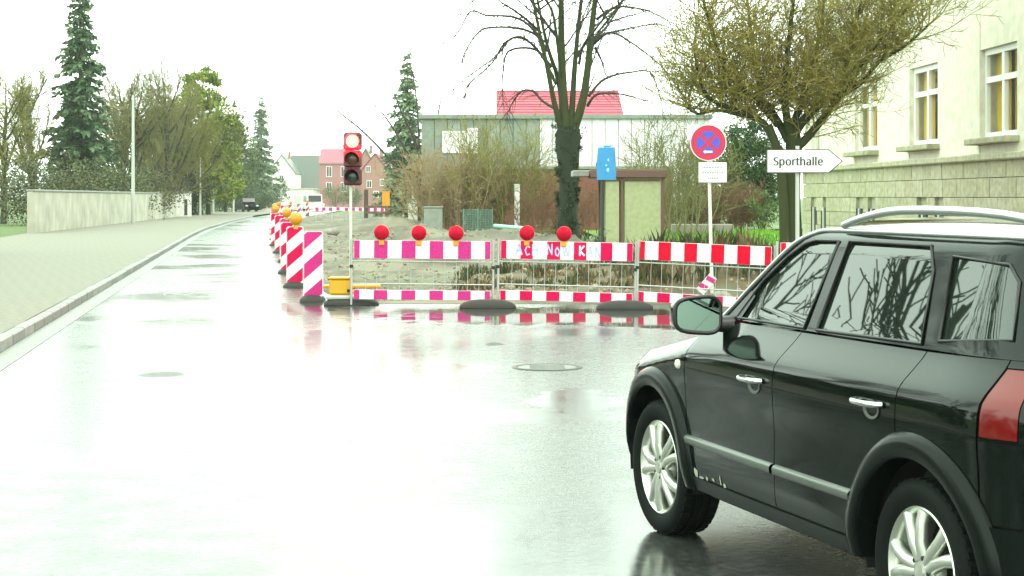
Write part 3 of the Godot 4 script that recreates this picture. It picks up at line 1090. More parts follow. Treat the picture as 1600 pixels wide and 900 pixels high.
	for i in pillar.size():
		var a: Vector2 = pillar[i]
		var l := skin(a.x, a.y, -0.004)
		var f := float(i) / (pillar.size() - 1)
		var row := []
		for j in 21:
			var s := j / 20.0 * 2.0 - 1.0
			row.append(Vector3(l.x * -s, l.y + lerpf(0.0, 0.055, f) * (1.0 - s * s), l.z - lerpf(0.2, 0.1, f) * (1.0 - s * s)))
		rows.append(row)
	for s in [1.0, -1.0]:
		var edge := []
		for a in pillar + [Vector2(1.7, 1.601), Vector2(2.3, 1.6), Vector2(2.8, 1.598), Vector2(3.05, 1.59)]:
			var e := skin(a.x, a.y, 0.004)
			e.x *= s
			edge.append(e)
		edge = smooth_path(edge)
		var trim := MB.new()
		trim.tube(edge, taper(edge.size(), 0.011, 0.011), 10)
		part("pillar_trim", trim, M.gutter_trim, car)
	var ws := MB.new()
	ws.sheet(rows)
	part("windscreen", ws, M.car_glass, car)
	# roof
	rows = []
	for i in 31:
		var f := i / 30.0
		var q := lerpf(1.33, 3.35, f)
		var l := skin(minf(q, 3.25), 1.6)
		l.z = lerpf(1.33 - 0.0, 3.3, f) if f > 0.0 else l.z
		var row := []
		for j in 25:
			var s := j / 24.0 * 2.0 - 1.0
			row.append(Vector3(l.x * -s, l.y + (0.055 + 0.02 * sin(PI * f)) * (1.0 - pow(absf(s), 2.4)) - 0.03 * f * f, l.z - 0.1 * (1.0 - s * s) * (1.0 - f) + 0.05 * (1.0 - s * s) * f))
		rows.append(row)
	var roof := MB.new()
	roof.sheet(rows)
	part("roof", roof, M.car_paint, car)
	for s in [-1.0, 1.0]:
		var rail := MB.new()
		var p := [Vector3(0.54 * s, 1.645, 1.45), Vector3(0.555 * s, 1.685, 1.68), Vector3(0.56 * s, 1.715, 2.0), Vector3(0.56 * s, 1.71, 2.6), Vector3(0.56 * s, 1.675, 2.98), Vector3(0.555 * s, 1.60, 3.1)]
		p = smooth_path(p)
		for i in p.size():
			p[i].y -= 0.02
		rail.tube(p, taper(p.size(), 0.018, 0.018), 8)
		part("roof_rail", rail, M.gutter_trim, car)
	# floor, wheel wells
	var fl := MB.new()
	fl.box(Vector3(0, 0.33, 1.32), Vector3(0.9, 0.14, 4.1), 0.04)
	fl.box(Vector3(0, 0.33, 1.32), Vector3(1.62, 0.12, 1.7), 0.04)
	part("floor_pan", fl, M.car_under, car)
	var bulk := MB.new()
	bulk.box(Vector3(0, 0.65, 0.55), Vector3(1.5, 0.7, 0.06))
	bulk.box(Vector3(0, 0.62, -0.35), Vector3(1.1, 0.45, 0.7), 0.05)
	part("engine_bay", bulk, M.car_under, car)
	for z in [0.0, 2.63]:
		for s in [-1.0, 1.0]:
			var well := MB.new()
			var pr := [Vector2(0.435, 0.0), Vector2(0.435, 0.36), Vector2(0.0, 0.36)]
			well.lathe(pr, 36, Transform3D(Basis(Vector3(0, 0, 1), PI / 2 * s) if true else Basis.IDENTITY, Vector3(s * 0.84, 0.345, z)))
			var keep := MB.new()
			for k in range(0, well.ix.size(), 3):
				var c := (well.v[well.ix[k]] + well.v[well.ix[k + 1]] + well.v[well.ix[k + 2]]) / 3.0
				if c.y > 0.27:
					var f := keep.v.size()
					for i in 3:
						keep.vert(well.v[well.ix[k + i]], well.n[well.ix[k + i]])
					keep.ix.append_array(PackedInt32Array([f, f + 1, f + 2]))
			part("wheel_well", keep, M.car_under, car)
			# swollen arch lip
			var lip := []
			for a in 29:
				var w := deg_to_rad(lerpf(-4.0, 184.0, a / 28.0))
				var row := []
				for c in [[0.418, -0.07], [0.42, 0.018], [0.432, 0.034], [0.47, 0.036], [0.505, 0.026], [0.522, 0.002]]:
					var qq: float = z + cos(w) * c[0]
					var yy: float = maxf(0.345 + sin(w) * c[0], 0.3)
					var p := skin(qq, yy, c[1])
					p.x *= -s
					row.append(p)
				lip.append(row)
			var arch := MB.new()
			arch.sheet(lip, s > 0.0)
			part("wheel_arch", arch, M.car_flare, car)
	make_wheel(car, Vector3(-0.75, 0.345, 0), -1.0, 0.03)
	make_wheel(car, Vector3(0.75, 0.345, 0), 1.0, 0.03)
	make_wheel(car, Vector3(-0.75, 0.345, 2.63), -1.0)
	make_wheel(car, Vector3(0.75, 0.345, 2.63), 1.0)
	# rubbing strips, handles, indicators, mirrors
	for s in [1.0, -1.0]:
		for seg in [[0.46, 1.442, 0], [1.47, 2.155, 1]]:
			var p := []
			for k in 9:
				var a := skin(lerpf(seg[0], seg[1], k / 8.0), 0.553, 0.0)
				a.x *= s
				p.append(a)
			var m := MB.new()
			var row0 := []
			for a in p:
				row0.append([a + Vector3(0, 0.024, 0), a + Vector3(-0.014 * s, 0.019, 0), a + Vector3(-0.022 * s, 0.008, 0), a + Vector3(-0.02 * s, -0.018, 0), a + Vector3(0, -0.024, 0)])
			m.sheet(row0, s < 0.0)
			part("rubbing_strip", m, M.rubbing_strip, fd[0 if s > 0 else 1] if seg[2] == 0 else rd[0 if s > 0 else 1])
		for h in [[1.255, 0.93, 0], [2.31, 0.945, 1]]:
			var door: Node3D = fd[0 if s > 0 else 1] if h[2] == 0 else rd[0 if s > 0 else 1]
			var p := []
			for k in [[-0.1, 0.004], [-0.085, 0.03], [-0.03, 0.042], [0.04, 0.042], [0.085, 0.03], [0.1, 0.004]]:
				var a := skin(h[0] + k[0], h[1], k[1])
				a.x *= s
				p.append(a)
			var m := MB.new()
			var sp := smooth_path(p)
			m.tube(sp, taper(sp.size(), 0.013, 0.013), 8)
			part("handle", m, M.chrome, door)
			var cup := MB.new()
			var c := skin(h[0] + 0.02, h[1] - 0.025, 0.0)
			c.x *= s
			cup.lathe([Vector2(0.05, 0.0), Vector2(0.052, 0.005), Vector2(0.045, 0.006), Vector2(0.03, -0.004), Vector2(0.0, -0.006)], 20, Transform3D(Basis(Vector3(0, 0, 1), PI / 2 * s).scaled_local(Vector3(0.75, 1, 1.2)), c))
			part("handle_cup", cup, M.strip_satin, door)
		var lamp := MB.new()
		var lc := skin(0.36, 0.915, 0.0)
		lc.x *= s
		lamp.lathe([Vector2(0.024, 0.0), Vector2(0.022, 0.008), Vector2(0.012, 0.014), Vector2(0.0, 0.016)], 16, Transform3D(Basis(Vector3(0, 0, 1), PI / 2 * s).scaled_local(Vector3(1, 1, 1.3)), lc))
		part("side_indicator", lamp, M.indicator_lens, car)
		make_mirror(car, s)
	# pale dirt on the lower front door
	var rng := RandomNumberGenerator.new()
	rng.seed = 8
	for f in [[0.56, 0.40, 0.055, 0.06], [0.62, 0.385, 0.06, 0.02], [0.69, 0.392, 0.04, 0.025], [0.77, 0.4, 0.035, 0.02], [0.86, 0.405, 0.02, 0.05], [0.9, 0.39, 0.05, 0.022]]:
		var poly := PackedVector2Array()
		for k in 12:
			var w := TAU * k / 12.0
			var r := rng.randf_range(0.45, 1.1)
			poly.append(Vector2(f[0] + cos(w) * f[2] * 0.5 * r, maxf(f[1] + sin(w) * f[3] * r * 0.6, 0.38)))
		var mb := MB.new()
		skin_piece(mb, poly, [], 0.06, 0.0025)
		part("dirt_patch", one_side(mb, 0), M.mud, fd[0])
	# inside
	for x in [-0.36, 0.36]:
		var seat := MB.new()
		seat.box(Vector3(x, 0.62, 1.32), Vector3(0.5, 0.18, 0.52), 0.06)
		seat.box(Vector3(x, 0.95, 1.62), Vector3(0.48, 0.62, 0.14), 0.06, Basis(Vector3.RIGHT, 0.3))
		seat.box(Vector3(x, 1.32, 1.74), Vector3(0.26, 0.17, 0.1), 0.04, Basis(Vector3.RIGHT, 0.2))
		part("front_seat", seat, M.seat_cloth, car)
	var bench := MB.new()
	bench.box(Vector3(0, 0.64, 2.2), Vector3(1.3, 0.18, 0.5), 0.06)
	bench.box(Vector3(0, 0.98, 2.5), Vector3(1.28, 0.6, 0.14), 0.06, Basis(Vector3.RIGHT, 0.3))
	part("rear_bench", bench, M.seat_cloth, car)
	var dash := MB.new()
	dash.box(Vector3(0, 0.95, 0.72), Vector3(1.4, 0.22, 0.4), 0.07)
	part("dashboard", dash, M.seat_cloth, car)
	var sw := MB.new()
	var ring := []
	for k in 25:
		ring.append(Vector3(-0.36, 1.02, 1.02) + Basis(Vector3.RIGHT, -0.45) * Vector3(cos(TAU * k / 24.0) * 0.18, sin(TAU * k / 24.0) * 0.18, 0))
	sw.tube(ring, taper(25, 0.014, 0.014), 6, false)
	sw.box(Vector3(-0.36, 1.02, 1.02), Vector3(0.34, 0.06, 0.03), 0.01)
	part("steering_wheel", sw, M.black_plastic, car)

func make_mirror(car: Node3D, s: float) -> void:
	# the housing: a rounded pod, open to the rear; s = 1 is the car's own left
	var c := Vector3(-0.94 * s, 1.185, 0.70)
	var rows := []
	for i in 11:
		var f := i / 10.0
		var k := sin(f * PI * 0.5)
		var row := []
		for j in 29:
			var w := TAU * j / 28.0
			var e := 0.55
			var x := signf(cos(w)) * pow(absf(cos(w)), e) * 0.118
			var y := signf(sin(w)) * pow(absf(sin(w)), e) * 0.085
			y *= 1.0 - 0.18 * (x * -s / 0.118 if s > 0.0 else x * -s / 0.118) * 0.6
			var grow_ := pow(k, 0.6)
			row.append(c + Vector3(x * grow_, y * grow_, lerpf(-0.13, 0.03, f * f)))
		rows.append(row)
	var pod := MB.new()
	pod.sheet(rows, false)
	var m := part("mirror_housing", pod, M.car_paint, car)
	var rim := MB.new()
	var edge := []
	for p in rows[10]:
		edge.append(p)
	rim.tube(edge, taper(edge.size(), 0.011, 0.011), 6, false)
	part("mirror_rim", rim, M.black_plastic, m)
	var gl := MB.new()
	var inner := []
	for j in range(0, 28):
		inner.append(c + (rows[10][j] - c) * Vector3(0.93, 0.92, 0.0) + Vector3(0, 0, 0.022) + Vector3(0, 0, (rows[10][j].x - c.x) * 0.12 * s))
	gl.face(inner, c + Vector3(0, 0, -0.3))
	part("mirror_glass", gl, M.mirror_glass, m)
	var arm := MB.new()
	arm.tube([c + Vector3(0.07 * s, -0.045, -0.03), c + Vector3(0.13 * s, -0.05, -0.02), c + Vector3(0.2 * s, -0.05, 0.0)], [0.04, 0.038, 0.045], 10)
	part("mirror_arm", arm, M.black_plastic, m)
	var sail := MB.new()
	var tri := [skin(0.6, 1.16, 0.006), skin(0.775, 1.16, 0.006), skin(0.86, 1.28, 0.006), skin(0.79, 1.3, 0.006)]
	for i in tri.size():
		tri[i].x *= s
	sail.face(tri, Vector3(0, 1.2, 0.7))
	part("mirror_base", sail, M.black_plastic, m)

# ---------------------------------------------------------------- road works
func slab_mesh(w: float, h: float, d: float) -> MB:
	# recycled-rubber foot: low, long, rounded
	var m := MB.new()
	var poly := PackedVector2Array()
	for k in 24:
		var a := TAU * k / 24.0
		poly.append(Vector2(signf(cos(a)) * pow(absf(cos(a)), 0.55) * w * 0.5, signf(sin(a)) * pow(absf(sin(a)), 0.55) * d * 0.5))
	var rows := []
	for f in [[1.0, 0.0], [0.98, 0.3], [0.86, 0.62], [0.6, 0.9], [0.3, 1.0], [0.0, 1.02]]:
		var row := []
		for k in 25:
			var p := poly[k % 24]
			row.append(Vector3(p.x * f[0], h * f[1], p.y * f[0]))
		rows.append(row)
	m.sheet(rows, true)
	return m

func lamp_parts(t: Node3D, at: Vector3, r: float, lens: String, turn := 0.0) -> void:
	# flashing lamp: amber case with a round lens front and back
	var holder := Node3D.new()
	holder.name = "warning_lamp"
	t.add_child(holder, true)
	holder.position = at
	holder.rotation.y = turn
	var body := MB.new()
	body.lathe([Vector2(0.0, -0.035), Vector2(r * 0.95, -0.035), Vector2(r * 1.0, -0.02), Vector2(r * 1.0, 0.02), Vector2(r * 0.95, 0.035), Vector2(0.0, 0.035)], 26, Transform3D(Basis(Vector3.RIGHT, PI / 2), Vector3.ZERO))
	part("lamp_ring", body, M.amber_plastic, holder)
	for s in [1.0, -1.0]:
		var l := MB.new()
		l.lathe([Vector2(r * 1.0, 0.03), Vector2(r * 0.97, 0.04), Vector2(r * 0.9, 0.05), Vector2(r * 0.7, 0.07), Vector2(r * 0.4, 0.083), Vector2(0.0, 0.088)], 26, Transform3D(Basis(Vector3.RIGHT, PI / 2 * s), Vector3.ZERO))
		part("lamp_lens", l, M[lens], holder)
	var neck := MB.new()
	neck.box(Vector3(0, -r - 0.035, 0), Vector3(r * 0.7, 0.1, 0.07), 0.012)
	part("lamp_neck", neck, M.amber_plastic, holder)

func stripe(board: Node3D, x0: float, x1: float, y0: float, y1: float, z: float, m: Material) -> void:
	var b := MB.new()
	b.box(Vector3((x0 + x1) * 0.5, (y0 + y1) * 0.5, z), Vector3(x1 - x0, y1 - y0, 0.004))
	part("red_stripe", b, m, board)

# a barrier panel: origin under its left end, reds are (from, to) shares of the board's length
func make_barrier(label: String, at: Vector3, turn: float, tilt: float, length: float, reds: Array, film: Material, low_film: Material) -> Node3D:
	var t := thing("barrier_panel", label, "barrier", at, turn, "red and white barrier panels across the road")
	var k := Basis(Vector3(0, 0, 1), -tilt)
	t.basis = t.basis * k
	for x in [-0.045, length + 0.045]:
		var post := MB.new()
		post.tube([Vector3(x, 0.0, 0), Vector3(x, 1.06, 0)], [0.02, 0.02], 8)
		part("post", post, M.steel, t)
	for y in [0.34, 0.7]:
		var rail := MB.new()
		rail.tube([Vector3(-0.045, y, 0), Vector3(length + 0.045, y, 0)], [0.011, 0.011], 6)
		part("rail", rail, M.steel, t)
	var n := int(length / 0.17)
	for i in range(1, n):
		var x := length * i / n
		var wire := MB.new()
		wire.tube([Vector3(x, 0.2, 0), Vector3(x, 0.76, 0)], [0.0045, 0.0045], 5)
		part("wire", wire, M.steel, t)
	var made := []
	for b in [[0.75, 1.04, film, 0.022], [0.09, 0.245, low_film, 0.022]]:
		var m := MB.new()
		m.box(Vector3(length * 0.5, (b[0] + b[1]) * 0.5, 0.032), Vector3(length, b[1] - b[0], 0.024), 0.004)
		var board := part("board", m, M.white_film, t)
		made.append(board)
		for r in reds:
			stripe(board, maxf(r[0] * length, 0.003), minf(r[1] * length, length - 0.003), b[0] + 0.003, b[1] - 0.003, 0.0455, b[2])
			stripe(board, maxf(r[0] * length, 0.003), minf(r[1] * length, length - 0.003), b[0] + 0.003, b[1] - 0.003, 0.0185, b[2])
	t.set_meta("board", made[0].get_path() if made[0].is_inside_tree() else NodePath())
	t.remove_meta("board")
	for x in [-0.045, length + 0.045]:
		var clip := MB.new()
		clip.box(Vector3(x, 0.62, 0.01), Vector3(0.055, 0.05, 0.06), 0.008)
		part("clip", clip, M.black_plastic, t)
	return t

func make_barriers() -> void:
	var s := 97.1
	# left edge px of board, right edge px, base y px, depth at each end
	var specs := [
		[553.0, 766.0, 27.8, 27.7, 0.008, [[0.0, 0.042], [0.148, 0.247], [0.35, 0.452], [0.556, 0.655], [0.763, 0.858], [0.96, 1.0]], "pink_film", "pink_film", "barrier panel with pink-red stripes and three red lamps beside the traffic signal"],
		[782.0, 988.0, 27.65, 27.3, 0.017, [[0.0, 0.042], [0.15, 0.245], [0.352, 0.452], [0.555, 0.65], [0.757, 0.845], [0.955, 1.0]], "crimson_film", "crimson_film", "middle barrier panel with pale blue graffiti across its red stripes"],
		[999.0, 1204.0, 27.25, 26.3, 0.03, [[0.0, 0.04], [0.146, 0.244], [0.346, 0.444], [0.551, 0.65], [0.748, 0.845], [0.952, 1.0]], "red_film", "crimson_film", "barrier panel with bright red stripes, partly hidden behind the car's mirror"]]
	var i := 0
	for p in specs:
		var a := pt(p[0], 0, p[2])
		var b := pt(p[1], 0, p[3])
		a.y = 0.0
		b.y = 0.0
		var length: float = (b - a).length()
		var turn := atan2(-(b.z - a.z), b.x - a.x)
		var t := make_barrier(p[8], a + Vector3(0, 0.02, 0), turn, p[4], length, p[5], M[p[6]], M[p[7]])
		var lamps: Array = [[0.202, 0.476, 0.748], [0.196, 0.478], []][i]
		for l in lamps:
			lamp_parts(t, Vector3(l * length, 1.165, 0.03), 0.122, "red_lens", 0.12 if i == 1 else 0.0)
		if i == 1:
			make_graffiti(t, length)
		i += 1
	# one more panel carries the line on behind the car
	var a3 := pt(1218, 0, 26.2)
	a3.y = 0.02
	make_barrier("barrier panel at the line's far end, almost wholly hidden by the dark car", a3, 0.06, 0.01, 2.0, specs[2][5], M.red_film, M.crimson_film)
	var feet := [[549.0, 28.0, "rubber foot plate under the traffic signal, left of the pink barrier"], [762.0, 27.3, "rubber foot plate under the joint of the pink and the graffiti barriers"], [976.0, 27.0, "rubber foot plate under the joint of the graffiti and the bright red barriers"], [1206.0, 26.1, "rubber foot plate hidden behind the dark car's mirror"]]
	for f in feet:
		var at := pt(f[0], 0, f[1])
		at.y = 0.004
		single("foot_plate", slab_mesh(0.9, 0.13, 0.42), M.rubber, f[2], "foot plate", at, 0.03, "rubber foot plates of the barriers")

func make_graffiti(t: Node3D, length: float) -> void:
	var strokes := {
		"A": [[[0, 0], [0.4, 1], [0.8, 0]], [[0.15, 0.4], [0.65, 0.4]]],
		"C": [[[0.7, 0.85], [0.35, 1], [0.05, 0.55], [0.3, 0.05], [0.7, 0.15]]],
		"H": [[[0, 0], [0, 1]], [[0.6, 0], [0.6, 1]], [[0, 0.5], [0.6, 0.5]]],
		".": [[[0, 0], [0.05, 0.08]]],
		"N": [[[0, 0], [0, 1], [0.6, 0], [0.6, 1]]],
		"O": [[[0.35, 1], [0.05, 0.6], [0.15, 0.1], [0.5, 0], [0.7, 0.5], [0.35, 1]]],
		"W": [[[0, 1], [0.2, 0], [0.45, 0.7], [0.7, 0], [0.9, 1]]],
		"!": [[[0.05, 1], [0.05, 0.3]], [[0.05, 0.08], [0.06, 0]]],
		"K": [[[0, 0], [0, 1]], [[0.6, 1], [0, 0.5], [0.65, 0]]]}
	var x := 0.245
	var rng := RandomNumberGenerator.new()
	rng.seed = 3
	for ch in "ACH. NOW! KAN":
		if ch == " ":
			x += 0.055
			continue
		var m := MB.new()
		var h := rng.randf_range(0.14, 0.18)
		var y0 := rng.randf_range(0.80, 0.83)
		var far := 0.0
		for st in strokes[ch]:
			var pts := []
			var rr := []
			for p in st:
				pts.append(Vector3(x + p[0] * h * 0.72, y0 + p[1] * h, 0.0485))
				rr.append(0.0105 if ch != "K" and ch != "A" else 0.014)
				far = maxf(far, p[0] * h * 0.72)
			for k in pts.size() - 1:
				var a: Vector3 = pts[k]
				var b: Vector3 = pts[k + 1]
				var w: float = rr[k]
				var ang := atan2(b.y - a.y, b.x - a.x)
				m.box((a + b) * 0.5, Vector3((b - a).length() + w, w * 2.0, 0.0015), 0.0, Basis(Vector3(0, 0, 1), ang))
		part("graffiti_letter", m, M.graffiti_cyan if ch == "K" or (ch == "A" and x > 0.8) else M.graffiti, t)
		x += far + 0.05

func make_signal() -> void:
	var d := 28.05
	var at := pt(548, 0, d)
	at.y = 0.0
	var t := thing("traffic_signal", "temporary traffic signal showing red, on a thin pole over a yellow battery box", "traffic light", at)
	var pole := MB.new()
	pole.tube([Vector3(0, 0.08, 0), Vector3(0, 2.9, 0)], [0.024, 0.024], 10)
	part("pole", pole, M.pole_pale, t)
	var box := MB.new()
	box.box(Vector3(-0.16, 0.295, 0.03), Vector3(0.36, 0.25, 0.26), 0.03)
	var bx := part("battery_box", box, M.yellow_plastic, t)
	var lid := MB.new()
	lid.box(Vector3(-0.16, 0.44, 0.03), Vector3(0.38, 0.035, 0.28), 0.012)
	part("lid", lid, M.yellow_plastic, bx)
	var latch := MB.new()
	latch.box(Vector3(-0.02, 0.24, 0.165), Vector3(0.05, 0.05, 0.02), 0.005)
	part("latch", latch, M.black_plastic, bx)
	var base := MB.new()
	base.box(Vector3(-0.16, 0.13, 0.03), Vector3(0.44, 0.07, 0.34), 0.02)
	part("base_frame", base, M.pole_grey, t)
	var head := MB.new()
	var bottom := EYE + (308.0 - 290.0) * d / FOCAL
	for k in 3:
		head.box(Vector3(0.035, bottom + 0.145 + 0.287 * k, 0.0), Vector3(0.29, 0.282, 0.17), 0.03)
	var hd := part("signal_housing", head, M.signal_black, t)
	var names := ["dead_green_lens", "dead_amber_lens", "signal_red_lit"]
	for k in 3:
		var c := Vector3(0.035, bottom + 0.145 + 0.287 * k, 0.085)
		var l := MB.new()
		l.lathe([Vector2(0.105, 0.0), Vector2(0.09, 0.016), Vector2(0.05, 0.026), Vector2(0.0, 0.03)], 28, Transform3D(Basis(Vector3.RIGHT, PI / 2), c))
		part("signal_lens", l, M[names[k]], hd)
		var hood := []
		for a in 25:
			var w := deg_to_rad(lerpf(-28.0, 208.0, a / 24.0))
			var reach := 0.09 + 0.1 * sin(maxf(0.0, (w + 0.49) / (PI + 0.98) * PI))
			hood.append([c + Vector3(cos(w) * 0.118, sin(w) * 0.118, 0.0), c + Vector3(cos(w) * 0.118, sin(w) * 0.118, reach), c + Vector3(cos(w) * 0.112, sin(w) * 0.112, reach), c + Vector3(cos(w) * 0.112, sin(w) * 0.112, 0.0)])
		var vis := MB.new()
		vis.sheet(hood)
		part("visor", vis, M.signal_black, hd)
	var glow := OmniLight3D.new()
	glow.name = "signal_glow"
	t.add_child(glow)
	glow.position = Vector3(0.035, bottom + 0.145 + 0.287 * 2, 0.2)
	glow.light_color = Color(1.0, 0.06, 0.16)
	glow.light_energy = 2.2
	glow.light_size = 0.09
	glow.omni_range = 12.0
	glow.omni_attenuation = 2.0
	glow.shadow_enabled = true

func make_beacons() -> void:
	var dist := [29.0, 33.6, 39.6, 46.5, 54.0, 62.0, 71.0, 81.0, 92.0, 104.0, 117.0, 131.0, 146.0, 162.0]
	var words := ["nearest", "second", "third", "fourth", "fifth", "sixth", "seventh", "eighth", "ninth", "tenth", "eleventh", "twelfth", "thirteenth", "farthest"]
	var w := 0.33
	var h := 1.11
	for i in dist.size():
		var d: float = dist[i]
		var lit := i > 0 and i % 2 == 1
		var label: String = words[i] + " red-white striped beacon board along the road" + (" with amber lamp on top" if lit else (" , no lamp, at the front of the row" if i == 0 else " in the row, without a lamp"))
		label = label.replace(" ,", ",")
		var at := Vector3(beacon_x(d) + (0.02 if i == 0 else 0.0), 0, -d)
		if i == 0:
			at = pt(489.5, 0, d)
			at.y = 0.0
		var t := thing("beacon_board", label, "beacon", at, deg_to_rad(2.0 if i < 2 else 6.0), "striped beacon boards along the lane")
		var foot := slab_mesh(0.42, 0.11, 0.8)
		for k in foot.v.size():
			foot.v[k] += Vector3(-0.02, 0, -0.12)
		part("foot", foot, M.rubber, t)
		var b := MB.new()
		var r := 0.03
		var poly := PackedVector2Array([Vector2(-w / 2 + r, 0.07), Vector2(w / 2 - r, 0.07), Vector2(w / 2, 0.07 + r), Vector2(w / 2, 0.07 + h - r), Vector2(w / 2 - r, 0.07 + h), Vector2(-w / 2 + r, 0.07 + h), Vector2(-w / 2, 0.07 + h - r), Vector2(-w / 2, 0.07 + r)])
		b.prism(poly, 0.03)
		var board := part("board", b, M.white_film, t)
		var inner := Geometry2D.offset_polygon(poly, -0.012)[0]
		for k in 4:
			var y := 1.245 - k * 0.5
			var band := PackedVector2Array([Vector2(-0.3, y - 0.50), Vector2(0.3, y + 0.02), Vector2(0.3, y + 0.27), Vector2(-0.3, y - 0.25)])
			for q in Geometry2D.intersect_polygons(band, inner):
				var s := MB.new()
				s.prism(q, 0.036)
				part("red_stripe", s, M.crimson_film if i % 3 != 0 else M.pink_film, board)
		if lit:
			lamp_parts(t, Vector3(0.02, 0.07 + h + 0.15, 0), 0.125, "amber_lens")

func make_site_bits() -> void:
	# hoses on the soil
	var d := 33.0
	for hz in [[[[812, 462], [850, 446], [885, 432], [915, 427], [955, 426], [1000, 430]], "black hose arching over the dug soil behind the graffiti barrier"], [[[850, 456], [872, 446], [890, 436], [905, 430]], "short black hose lying beside the longer one on the soil"]]:
		var pts := []
		for p in hz[0]:
			var dd := d + (0.0 if hz[0].size() > 4 else -0.6)
			var q := pt(p[0], p[1], dd)
			pts.append(q)
		# bring the ends down to the soil
		pts.push_front(Vector3(pts[0].x - 0.25, 0.06, pts[0].z + 0.2))
		pts.append(Vector3(pts[pts.size() - 1].x + 0.3, 0.1, pts[pts.size() - 1].z - 0.2))
		var m := MB.new()
		var sp := smooth_path(pts, 4)
		m.tube(sp, taper(sp.size(), 0.028, 0.028), 7)
		single("hose", m, M.hose, hz[1], "hose")
	# white marker post, teal mesh panel, pipe, wooden rails
	var a := pt(808, 0, 78.0)
	a.y = 0.0
	var mp := MB.new()
	mp.box(Vector3(0, 1.15, 0), Vector3(0.24, 2.3, 0.2), 0.02)
	mp.box(Vector3(0, 2.31, 0), Vector3(0.28, 0.05, 0.24), 0.01)
	single("marker_post", mp, M.plaster_white, "slim white post standing left of the big tree", "post", a)
	var f := pt(724, 0, 74.0)
	f.y = 0.0
	var t := thing("mesh_fence", "low teal mesh fence panels among the site rubble left of the white post", "fence", f, 0.1)
	for k in 3:
		var post := MB.new()
		post.tube([Vector3(k * 0.62, 0, 0), Vector3(k * 0.62, 1.25, 0)], [0.025, 0.025], 6)
		part("post", post, M.teal_mesh, t)
	for k in 11:
		var wv := MB.new()
		wv.tube([Vector3(0, 0.2 + k * 0.1, 0), Vector3(1.24, 0.2 + k * 0.1, 0)], [0.012, 0.012], 4)
		part("wire", wv, M.teal_mesh, t)
	for k in 18:
		var wv := MB.new()
		wv.tube([Vector3(0.035 + k * 0.07, 0.15, 0.02), Vector3(0.035 + k * 0.07, 1.22, 0.02)], [0.012, 0.012], 4)
		part("wire", wv, M.teal_mesh, t)
	var p0 := pt(772, 0, 72.0)
	var pipe := MB.new()
	pipe.tube([Vector3(p0.x, 0.55, p0.z), Vector3(p0.x + 1.35, 0.45, p0.z + 0.6)], [0.09, 0.09], 12)
	pipe.tube([Vector3(p0.x + 0.1, 0.26, p0.z), Vector3(p0.x + 1.2, 0.3, p0.z + 0.5)], [0.13, 0.13], 12)
	single("plastic_pipe", pipe, M.teal_pipe, "pale teal plastic pipes lying behind the barrier lamps", "pipe")
	var wf := pt(572, 0, 112.0)
	wf.y = 0.0
	var r := thing("rail_fence", "brown wooden site rails beside a tall dark post, right of the traffic signal", "fence", wf)
	var tall := MB.new()
	tall.box(Vector3(0, 1.1, 0), Vector3(0.26, 2.3, 0.22), 0.03)
	part("post", tall, M.wood_post, r)
	var short := MB.new()
	short.box(Vector3(1.38, 0.9, 0), Vector3(0.3, 1.8, 0.2), 0.03)
	part("post", short, M.plank, r)
	for y in [0.3, 0.75, 1.12]:
		var rail := MB.new()
		rail.box(Vector3(0.7, y, 0.13), Vector3(1.5, 0.16, 0.06), 0.01)
		part("rail", rail, M.plank, r)
	var plate := MB.new()
	plate.box(Vector3(1.3, 1.65, 0.16), Vector3(0.5, 0.95, 0.03), 0.01)
	part("plate", plate, M.amber_plastic, r)
	# orange timber lying behind the signal foot
	var o := pt(575, 0, 29.6)
	var pl := MB.new()
	pl.box(Vector3(0, 0.09, 0), Vector3(0.62, 0.1, 0.16), 0.02)
	pl.box(Vector3(-0.35, 0.19, -0.25), Vector3(1.1, 0.05, 0.2), 0.01, Basis(Vector3.UP, 0.1))
	single("timber", pl, M.amber_plastic, "orange timber lying on the ground behind the yellow battery box", "timber", Vector3(o.x, 0.02, o.z))
	# rubble stones
	var rng := RandomNumberGenerator.new()
	rng.seed = 21
	var spots := [[1128, 29.5, 0.3, "grey rubble stone beside the foot of the no-stopping sign"], [640, 45.0, 0.5, "large grey rubble stone seen below the leftmost barrier lamps"], [704, 52.0, 0.4, "grey rubble stone on the soil left of the teal mesh fence"], [610, 60.0, 0.5, "grey rubble stone on the soil right of the signal pole"], [520, 80.0, 0.6, "grey rubble stone far back beside the beacon row"]]
	var n := 0
	for s in spots:
		var m := MB.new()
		var rows := []
		for i in 8:
			var th := PI * i / 7.0
			var row := []
			for j in 11:
				var ph := TAU * (j % 10) / 10.0
				var dir := Vector3(sin(th) * cos(ph), cos(th) * 0.6, sin(th) * sin(ph))
				var seed2 := sin(dir.x * 7.0 + n) * 0.14 + cos(dir.z * 9.0 + n * 2.0) * 0.12
				row.append(dir * s[2] * 0.5 * (1.0 + seed2))
			rows.append(row)
		m.sheet(rows, true)
		var at := pt(s[0], 0, s[1])
		at.y = s[2] * 0.2
		single("rubble_stone", m, M.stone, s[3], "stone", at, rng.randf() * 6.0, "rubble stones in the dug-up roadway")
		n += 1
	# red-white plate lying against the sign post
	var q := pt(1104, 0, 29.6)
	var wl := thing("warning_plate", "small pink and white warning plate leaning at the foot of the no-stopping sign", "warning plate", Vector3(q.x, 0.02, q.z), -0.2)
	var wm := MB.new()
	wm.box(Vector3(0, 0.24, 0), Vector3(0.16, 0.36, 0.02), 0.004, Basis(Vector3(0, 0, 1), -0.7))
	part("plate", wm, M.white_film, wl)
